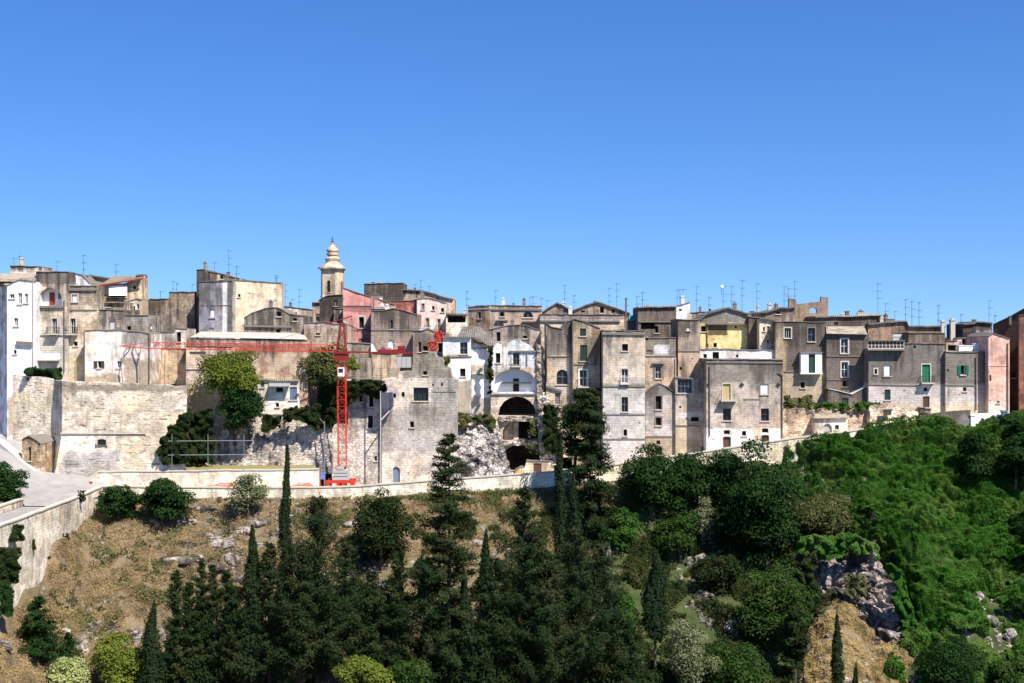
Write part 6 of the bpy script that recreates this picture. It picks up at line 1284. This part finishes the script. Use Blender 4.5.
# trees right of centre, below the right parapet
broad('dark broadleaf tree below the parapet, leftmost of the green row', 651, 515, 624, 684, 446, 524, 'dark', n=14000, size=.17, clumps=55)
broad('dark broadleaf tree second in the green row below the parapet', 690, 505, 664, 716, 450, 512, 'dark', n=12000, size=.17, clumps=50)
broad('small pale silvery leaved tree hanging in front of the green row', 703, 545, 687, 722, 492, 546, 'olive', n=4500, size=.13, clumps=34)
broad('dark broadleaf tree third in the green row under the square grey house', 728, 510, 700, 758, 449, 520, 'dark', n=13000, size=.17, clumps=52)
broad('huge dark tree crown under the whitewashed ground floor', 768, 575, 722, 806, 446, 574, 'dark', n=26000, size=.18, clumps=90)
broad('bright green bush right of the pine foot', 620, 545, 604, 640, 508, 556, 'green', n=5500, size=.14, clumps=34, name='bush', cat='bush')
broad('round lit green bush lower down beside the lollipop cypress', 622, 630, 606, 638, 582, 640, 'green', n=5500, size=.14, clumps=34, name='bush', cat='bush')
broad('green bush above the lollipop cypress, under the row', 680, 560, 655, 706, 512, 560, 'mid', n=6500, size=.15, clumps=38, name='bush', cat='bush')
broad('mid green bush under the pale silvery tree', 718, 590, 690, 745, 552, 598, 'ivydark', n=6500, size=.15, clumps=38, name='bush', cat='bush')
broad('tall leafy green thicket left of the rock cliff', 768, 650, 736, 806, 560, 672, 'mid', n=17000, size=.16, clumps=80)
broad('grey green reedy shrub at the bottom, left of the thicket', 688, 700, 664, 716, 612, 695, 'olive', n=7500, size=.13, clumps=46, name='shrub', cat='shrub')
broad('lower green bush at the bottom below the thicket', 730, 705, 700, 770, 640, 700, 'mid', n=9000, size=.15, clumps=50, name='bush', cat='bush')
broad('light olive leaved tree above the rock cliff', 835, 545, 800, 862, 488, 545, 'scrub', n=9500, size=.14, clumps=56)
broad('dark dense bush clump on the green bank, upper right', 970, 492, 956, 992, 428, 494, 'dark', n=9500, size=.16, clumps=44, name='bush', cat='bush')
broad('dark tree at the right edge beside the pink tower foot', 1016, 500, 1000, 1042, 404, 492, 'dark', n=14000, size=.17, clumps=56)
broad('deep green bush at the bottom right of the straw mound', 950, 695, 922, 985, 640, 700, 'dark', n=9000, size=.14, clumps=50, name='bush', cat='bush')
broad('dim green bush in the bottom right corner', 1012, 700, 985, 1045, 655, 705, 'mid', n=7000, size=.15, clumps=36, name='bush', cat='bush')
broad('dark bush left of the rock cliff foot', 796, 690, 784, 808, 590, 690, 'ivydark', n=6500, size=.15, clumps=40, name='bush', cat='bush')

# ground covers nobody could count
def cover(name, poly, n, mat, size, lump, group=None, nz=(0, -.5, .8), thr=-9, sc=.35, blade=False, label=None, cat=None, aspect=.6, fine=.5):
    xs = [p[0] for p in poly]; ys = [p[1] for p in poly]; C = []; N = []; tries = 0
    while len(C) < n and tries < n * 6:
        tries += 1; px = random.uniform(min(xs), max(xs)); py = random.uniform(min(ys), max(ys))
        if not inside(poly, px, py): continue
        q = TP(px, py); a = noise.noise(q * sc); 
        if a + .4 * noise.noise(q * 1.3) < thr: continue
        h = max(0, .35 + a + fine * noise.noise(q * 1.1)) * lump
        if blade: C.append((q.x, q.y, q.z + size * .5)); N.append((random.uniform(-1, 1), -.7, .15))
        else:
            e = .25
            C.append((q.x + random.uniform(-.1, .1), q.y - h * .55, q.z + h * .85 + random.uniform(-.12, .1)))
            g = Vector((noise.noise((q + Vector((e, 0, 0))) * sc) - a + fine * (noise.noise((q + Vector((e, 0, 0))) * 1.1) - noise.noise(q * 1.1)), 0, noise.noise((q + Vector((0, 0, e))) * sc) - a + fine * (noise.noise((q + Vector((0, 0, e))) * 1.1) - noise.noise(q * 1.1)))) * (lump / e)
            N.append((nz[0] - g.x * 1.2, nz[1], nz[2] - g.z * 1.2))
    o = leaves(name, C, N, size, LM[mat], aspect=aspect)
    return tag(o, label, cat, kind='stuff')
cover('climbing_plants', [(786, 449), (820, 441), (860, 432), (905, 423), (960, 419), (1045, 412), (1045, 575), (985, 560), (990, 590), (975, 640), (930, 640), (900, 600), (888, 560), (868, 535), (835, 515), (800, 500), (780, 470)], 210000, 'ivy', .12, 2.8, sc=.14, fine=.3)
cover('undergrowth', [(955, 545), (985, 500), (1045, 480), (1045, 640), (1000, 620), (985, 590)], 22000, 'dark', .13, 2.6, thr=-.2, sc=.2)  # dark leaf layer stands in for shadowed folds of the slope
cover('undergrowth', [(875, 560), (892, 560), (925, 640), (960, 650), (1000, 690), (880, 700), (930, 650)], 14000, 'dark', .13, 1.2, thr=-.3, sc=.2)
cover('undergrowth', [(600, 500), (640, 520), (800, 520), (840, 560), (815, 600), (800, 690), (690, 690), (640, 690), (610, 600), (590, 540)], 30000, 'ivydark', .15, 1.0, thr=-.1)
cover('undergrowth', [(905, 520), (960, 560), (1045, 540), (1045, 700), (860, 700), (900, 640), (935, 600), (915, 560)], 45000, 'ivy', .14, 1.3, thr=-.15)
cover('undergrowth', [(380, 520), (600, 510), (640, 600), (640, 700), (150, 700), (160, 640), (260, 560), (340, 530)], 40000, 'ivydark', .14, 1.0, thr=.0)
cover('undergrowth', [(600, 520), (640, 500), (800, 500), (835, 540), (800, 580), (790, 690), (650, 690), (600, 690), (590, 560)], 30000, 'scrub', .14, .7, thr=-.05)
cover('grass', [(97, 498), (330, 499), (450, 494), (600, 484), (640, 520), (600, 560), (350, 560), (250, 610), (150, 670), (0, 700), (-20, 660), (40, 590), (60, 545)], 90000, 'straw', .13, .35, thr=-.25, aspect=.28, nz=(0, -.5, .7), sc=.5)
cover('grass', [(97, 498), (330, 499), (450, 494), (600, 484), (640, 520), (600, 560), (350, 560), (250, 610), (150, 670), (0, 700), (-20, 660), (40, 590), (60, 545)], 26000, 'straw2', .13, .5, thr=.02, aspect=.28, sc=.4)
cover('grass', [(300, 500), (460, 493), (600, 486), (625, 520), (600, 540), (320, 545), (290, 520)], 15000, 'scrub', .17, .5, thr=.02, aspect=.35)
cover('grass', [(803, 650), (816, 612), (838, 594), (860, 608), (905, 655), (930, 690), (805, 690)], 40000, 'straw_gold', .13, .6, thr=-.3, aspect=.28, sc=.5)
cover('grass', [(803, 650), (820, 612), (838, 598), (860, 612), (905, 655), (930, 690), (805, 690)], 7000, 'scrub', .13, .5, thr=.1, aspect=.4, sc=.5)
cover('grass', [(97, 498), (250, 499), (230, 540), (200, 600), (90, 640), (50, 590), (70, 540)], 4500, 'scrub', .15, .3, thr=.22)
cover('climbing_plants', [(790, 535), (868, 528), (905, 575), (900, 612), (886, 600), (874, 566), (858, 556), (838, 566), (826, 590), (812, 580), (800, 620), (788, 620)], 16000, 'ivy', .12, 3.0, thr=-.15, sc=.3)
cover('undergrowth', [(790, 600), (830, 585), (845, 600), (815, 620), (806, 650), (790, 660)], 6000, 'ivydark', .12, 1.5, thr=-.3, sc=.3)
cover('grass', [(97, 500), (330, 500), (300, 545), (250, 600), (160, 660), (0, 680), (50, 590), (70, 545)], 6000, 'ivydark', .11, .35, thr=.24, sc=.55)
# upper terrace grass
C = []
for i in range(5200):
    px = random.uniform(118, 250); f = random.random(); y = 168.6 + f * 7
    if noise.noise(Vector((px * .06, y * .5, 0))) < -.1: continue
    C.append((X(px, y), y, Z(471.3 - f * 6, 168 + f * 5) + random.uniform(0, .3)))
o = leaves('grass', C, np.tile([0, -.5, .6], (len(C), 1)), .14, LM['scrub']); tag(o, kind='stuff')

# ------------------------------------------------------------------ rocks
M_ROCK = stone('limestone_rock', (.34, .31, .27), (.20, .18, .15), stain=.6, top=0, course=0, rubble=.35, bump=1.0, seed=140, thr=.52)
def rock(px, py, w, h, dy=0.0, seed=0, label=None, dep=.6, up=0.0):
    b = TP(px, py); k = b.y / F; bm = bmesh.new(); bmesh.ops.create_icosphere(bm, subdivisions=4, radius=1.0)
    rr = random.Random(seed); off = Vector((rr.uniform(0, 50), rr.uniform(0, 50), rr.uniform(0, 50))); sx, sz = w / 2 * k, h / 2 * k; sy = sx * dep
    for v in bm.verts:
        d = v.co.copy(); q = Vector((d.x * sx, d.y * sy, d.z * sz)); r = 1 + .55 * noise.fractal(q * .55 + off, 1.0, 2.1, 5) + .18 * (noise.cell(q * .9 + off) - .5)
        v.co = Vector((q.x * r, q.y * r, q.z * r))
    me = bpy.data.meshes.new('rock_outcrop'); bm.to_mesh(me); bm.free(); me.materials.append(M_ROCK)
    o = bpy.data.objects.new('rock_outcrop', me); COL.objects.link(o); o.location = b + Vector((0, dy, up)); o.rotation_euler.z = rr.uniform(-.4, .4)
    tag(o, kind='structure')
rs = 0
for (px, py, w, h) in ((205, 507, 30, 7), (190, 520, 18, 9), (243, 529, 22, 9), (262, 522, 26, 8), (285, 518, 22, 7), (222, 545, 26, 10), (205, 532, 18, 8), (178, 562, 22, 8), (196, 566, 22, 9), (214, 572, 24, 10), (232, 560, 18, 14), (242, 578, 20, 16),
                       (98, 638, 12, 6), (112, 632, 14, 6), (128, 630, 14, 6), (66, 630, 12, 8), (150, 636, 10, 8), (6, 650, 16, 12), (398, 532, 22, 12), (355, 525, 20, 8), (476, 545, 14, 8), (606, 560, 14, 30), (598, 600, 10, 20), (700, 562, 14, 22), (690, 566, 10, 18),
                       (716, 612, 24, 14), (728, 628, 20, 16), (705, 598, 16, 10), (600, 652, 40, 7), (585, 660, 30, 6), (640, 665, 20, 7), (510, 560, 10, 18), (500, 600, 12, 14), (440, 622, 14, 10), (380, 590, 14, 8), (560, 640, 20, 12), (975, 600, 22, 18), (992, 625, 16, 14), (1010, 640, 20, 16), (236, 632, 14, 12), (170, 640, 20, 14)):
    rs += 1; rock(px, py, w, h, seed=rs)
def stones(polys, n, smin, smax, sd):
    rr = random.Random(sd); m = MB(); k = 0
    while k < n:
        po = rr.choice(polys); xs = [p[0] for p in po]; ys = [p[1] for p in po]; px, py = rr.uniform(min(xs), max(xs)), rr.uniform(min(ys), max(ys))
        if not inside(po, px, py): continue
        q = TP(px, py)
        if noise.noise(q * .55) < -.02: k += .2; continue
        k += 1; s = rr.uniform(smin, smax) * rr.choice([.6, 1, 1, 1.7]); v = []
        for a in (-1, 1):
            for b, c in ((-1, -1), (1, -1), (1, 1), (-1, 1)):
                v.append(q + Vector((b * s * rr.uniform(.5, 1.2), c * s * rr.uniform(.4, 1.0), a * s * rr.uniform(.3, .8))))
        m.hexa(v)
    o = m.build('loose_stones', M_ROCK); tag(o, kind='stuff')
stones([[(168, 498), (330, 500), (330, 530), (250, 545), (160, 515)], [(150, 520), (290, 520), (330, 570), (330, 600), (230, 600), (170, 580)], [(90, 625), (160, 622), (165, 645), (60, 650)], [(200, 590), (260, 560), (270, 650), (215, 660)]], 2600, .10, .26, 1)
stones([[(585, 645), (650, 645), (660, 672), (575, 672)], [(690, 545), (720, 545), (730, 640), (690, 620)], [(595, 545), (612, 540), (612, 620), (590, 640)], [(960, 580), (1024, 600), (1024, 660), (980, 650)], [(390, 520), (620, 510), (620, 560), (390, 560)], [(820, 610), (880, 605), (910, 690), (815, 690)]], 1500, .08, .2, 2)
o = lump_wall('cliff', None, None, [(794, 556, 154.0), (815, 545, 154.0), (850, 538, 152.6), (872, 548, 150.8), (896, 588, 148.5)], [(796, 660, 149.5), (838, 615, 148.5), (865, 640, 147.2), (899, 655, 145.6)],
    stone('cliff_rock', (.38, .335, .30), (.17, .14, .12), stain=.9, top=0, course=0, rubble=.3, bump=1.0, seed=150, dark=(.05, .04, .035), thr=.5), 110, 100, 1.9, .42, thick=3); tag(o, kind='structure')
ivy('creeper hanging over the top of the rock cliff', 786, 880, 532, 562, 150.4, mat='ivy', n=6500, edge=6, thick=.8, poly=[(786, 560), (800, 536), (850, 532), (878, 545), (884, 562), (868, 554), (845, 552), (822, 562), (806, 570)])
ivy('dark creeper covering the left half of the rock cliff', 782, 830, 550, 640, 149.2, mat='ivydark', n=9000, edge=6, thick=.9, poly=[(784, 550), (818, 552), (812, 575), (822, 590), (806, 610), (808, 640), (784, 640)])
ivy('leafy creeper along the right edge of the rock cliff', 880, 915, 560, 655, 146.4, mat='ivy', n=6500, edge=5, thick=.8, poly=[(880, 556), (900, 570), (915, 620), (912, 655), (898, 650), (900, 620), (890, 600), (894, 585)])
ivy('dry weeds on a ledge in the middle of the rock cliff', 838, 868, 572, 600, 148.6, mat='scrub', n=900, edge=9, thick=.6)
for (px, py, w, h, dy) in ():
    rs += 1; rock(px, py, w, h, dy, seed=rs, dep=.7)
# ------------------------------------------------------------------ parts go under the thing they belong to; groups for repeats
bpy.context.view_layer.update()
HOST = {'dark red door inside': 'grey brown house with a big', 'small blue window beside': 'grey brown house with a big', 'tan tiled roof slope above the tall white': 'low house with a tan tiled roof',
    'red edged brown tiled roof over': 'tan house with a red edged', 'dark red fascia board': 'tan house with a red edged', 'long whitewashed sloping roof': 'long low brown masonry range', 'grey metal porch roof': 'small white cottage with a porch',
    'broken grey tiled roof sloping': 'white ruined house with a grey', 'tall black doorway in the white': 'tall white ruin with a half', 'long black beam shelf': 'tall white ruin with a half', 'pale inner partition wall': 'tall white ruin with a half',
    'narrow pale pillar wall': 'tall white ruin with a half', 'small white slanting plaster buttress': 'grey parapet block', 'white boxed balcony': 'tall brown grey house', 'long white framed glass verandah': 'wide grey stone house',
    'pale broken tiled roof slope': 'very dark stained house', 'tan tiled roof slope over the tiny': 'tiny whitish outbuilding', 'dark square hatch': 'pale crumbling rubble bank', 'small red service door': 'smooth cream retaining wall',
    'dark narrow pier wall': 'tall narrow tower house with grey', 'toothed broken stone edge': 'yellowish cream house', 'rough broken floor edge between the upper': 'tall white ruin with a half', 'rough broken floor edge between the middle': 'tall white ruin with a half',
    'toothed broken quoin': 'tall white ruin with a half', 'crumbling stone cap': 'white ruined wall panel', 'pinkish entrance step block': 'wide grey stone house', 'stub chimney on the broad': 'broad skyline house', 'black chimney pot left': 'yellow house with a dark', 'small chimney on the very dark house': 'tall very dark brown house', 'bent dark roof vent': 'dark skyline attic range'}
tops = [o for o in COL.objects if o.parent is None]
BYL = [(str(o.get('label', '')), o) for o in tops]
def find(s): return next((o for l, o in BYL if l.startswith(s)), None)
RENAME = {'tiled_roof': 'roof', 'whitewashed_roof': 'roof', 'enclosed_balcony': 'balcony', 'loggia_door': 'door', 'loggia_window': 'window', 'dark_corner_pier': 'quoins', 'red_fascia': 'fascia', 'dark_flank': 'flank'}
def adopt(o, host):
    base = o.name.split('.')[0]; kids = list(o.children)
    for k in ('label', 'category', 'host', 'group'):
        if k in o: del o[k]
    if o.type == 'EMPTY':
        main = kids[0]; mw = main.matrix_world.copy()
        for k in kids[1:]:
            w = k.matrix_world.copy(); k.parent = main; k.matrix_parent_inverse = mw.inverted(); k.matrix_basis = w
            for g in list(k.children):                       # no deeper than a sub-part
                w = g.matrix_world.copy(); g.parent = main; g.matrix_parent_inverse = mw.inverted(); g.matrix_basis = w
        main.parent = host; main.matrix_parent_inverse = host.matrix_world.inverted(); main.matrix_basis = mw; main.name = RENAME.get(base, base) if base != 'dark_flank' else 'flank'
        bpy.data.objects.remove(o)
    else:
        w = o.matrix_world.copy(); o.parent = host; o.matrix_parent_inverse = host.matrix_world.inverted(); o.matrix_basis = w; o.name = RENAME.get(base, base)
for o in list(tops):
    h = o.get('host') or next((v for k, v in HOST.items() if str(o.get('label', '')).startswith(k)), None)
    if h:
        H = find(h)
        if H is None: print('NO HOST', h)
        else: adopt(o, H)
cnt = {}
for o in COL.objects:
    if o.parent is None and 'category' in o: cnt.setdefault(o['category'], []).append(o)
GN = {'house': 'houses of the old town on the ridge', 'cypress': 'cypresses on the slope', 'conifer': 'conifers on the slope', 'bush': 'bushes on the slope', 'tree': 'broadleaf trees', 'ivy': 'climbing plants on walls and rock', 'tower house': 'tower houses of the old town',
      'roof room': 'rooms built on the roofs', 'shrub': 'shrubs below the parapet', 'satellite dish': 'satellite dishes', 'chimney': 'separate roof chimneys', 'ruined wall': 'ruined walls', 'weed': 'weed tufts on the bridge wall', 'antenna': 'television antennas on the roofs'}
for k, L in cnt.items():
    if len(L) > 1 and k in GN:
        for o in L: o['group'] = GN[k]
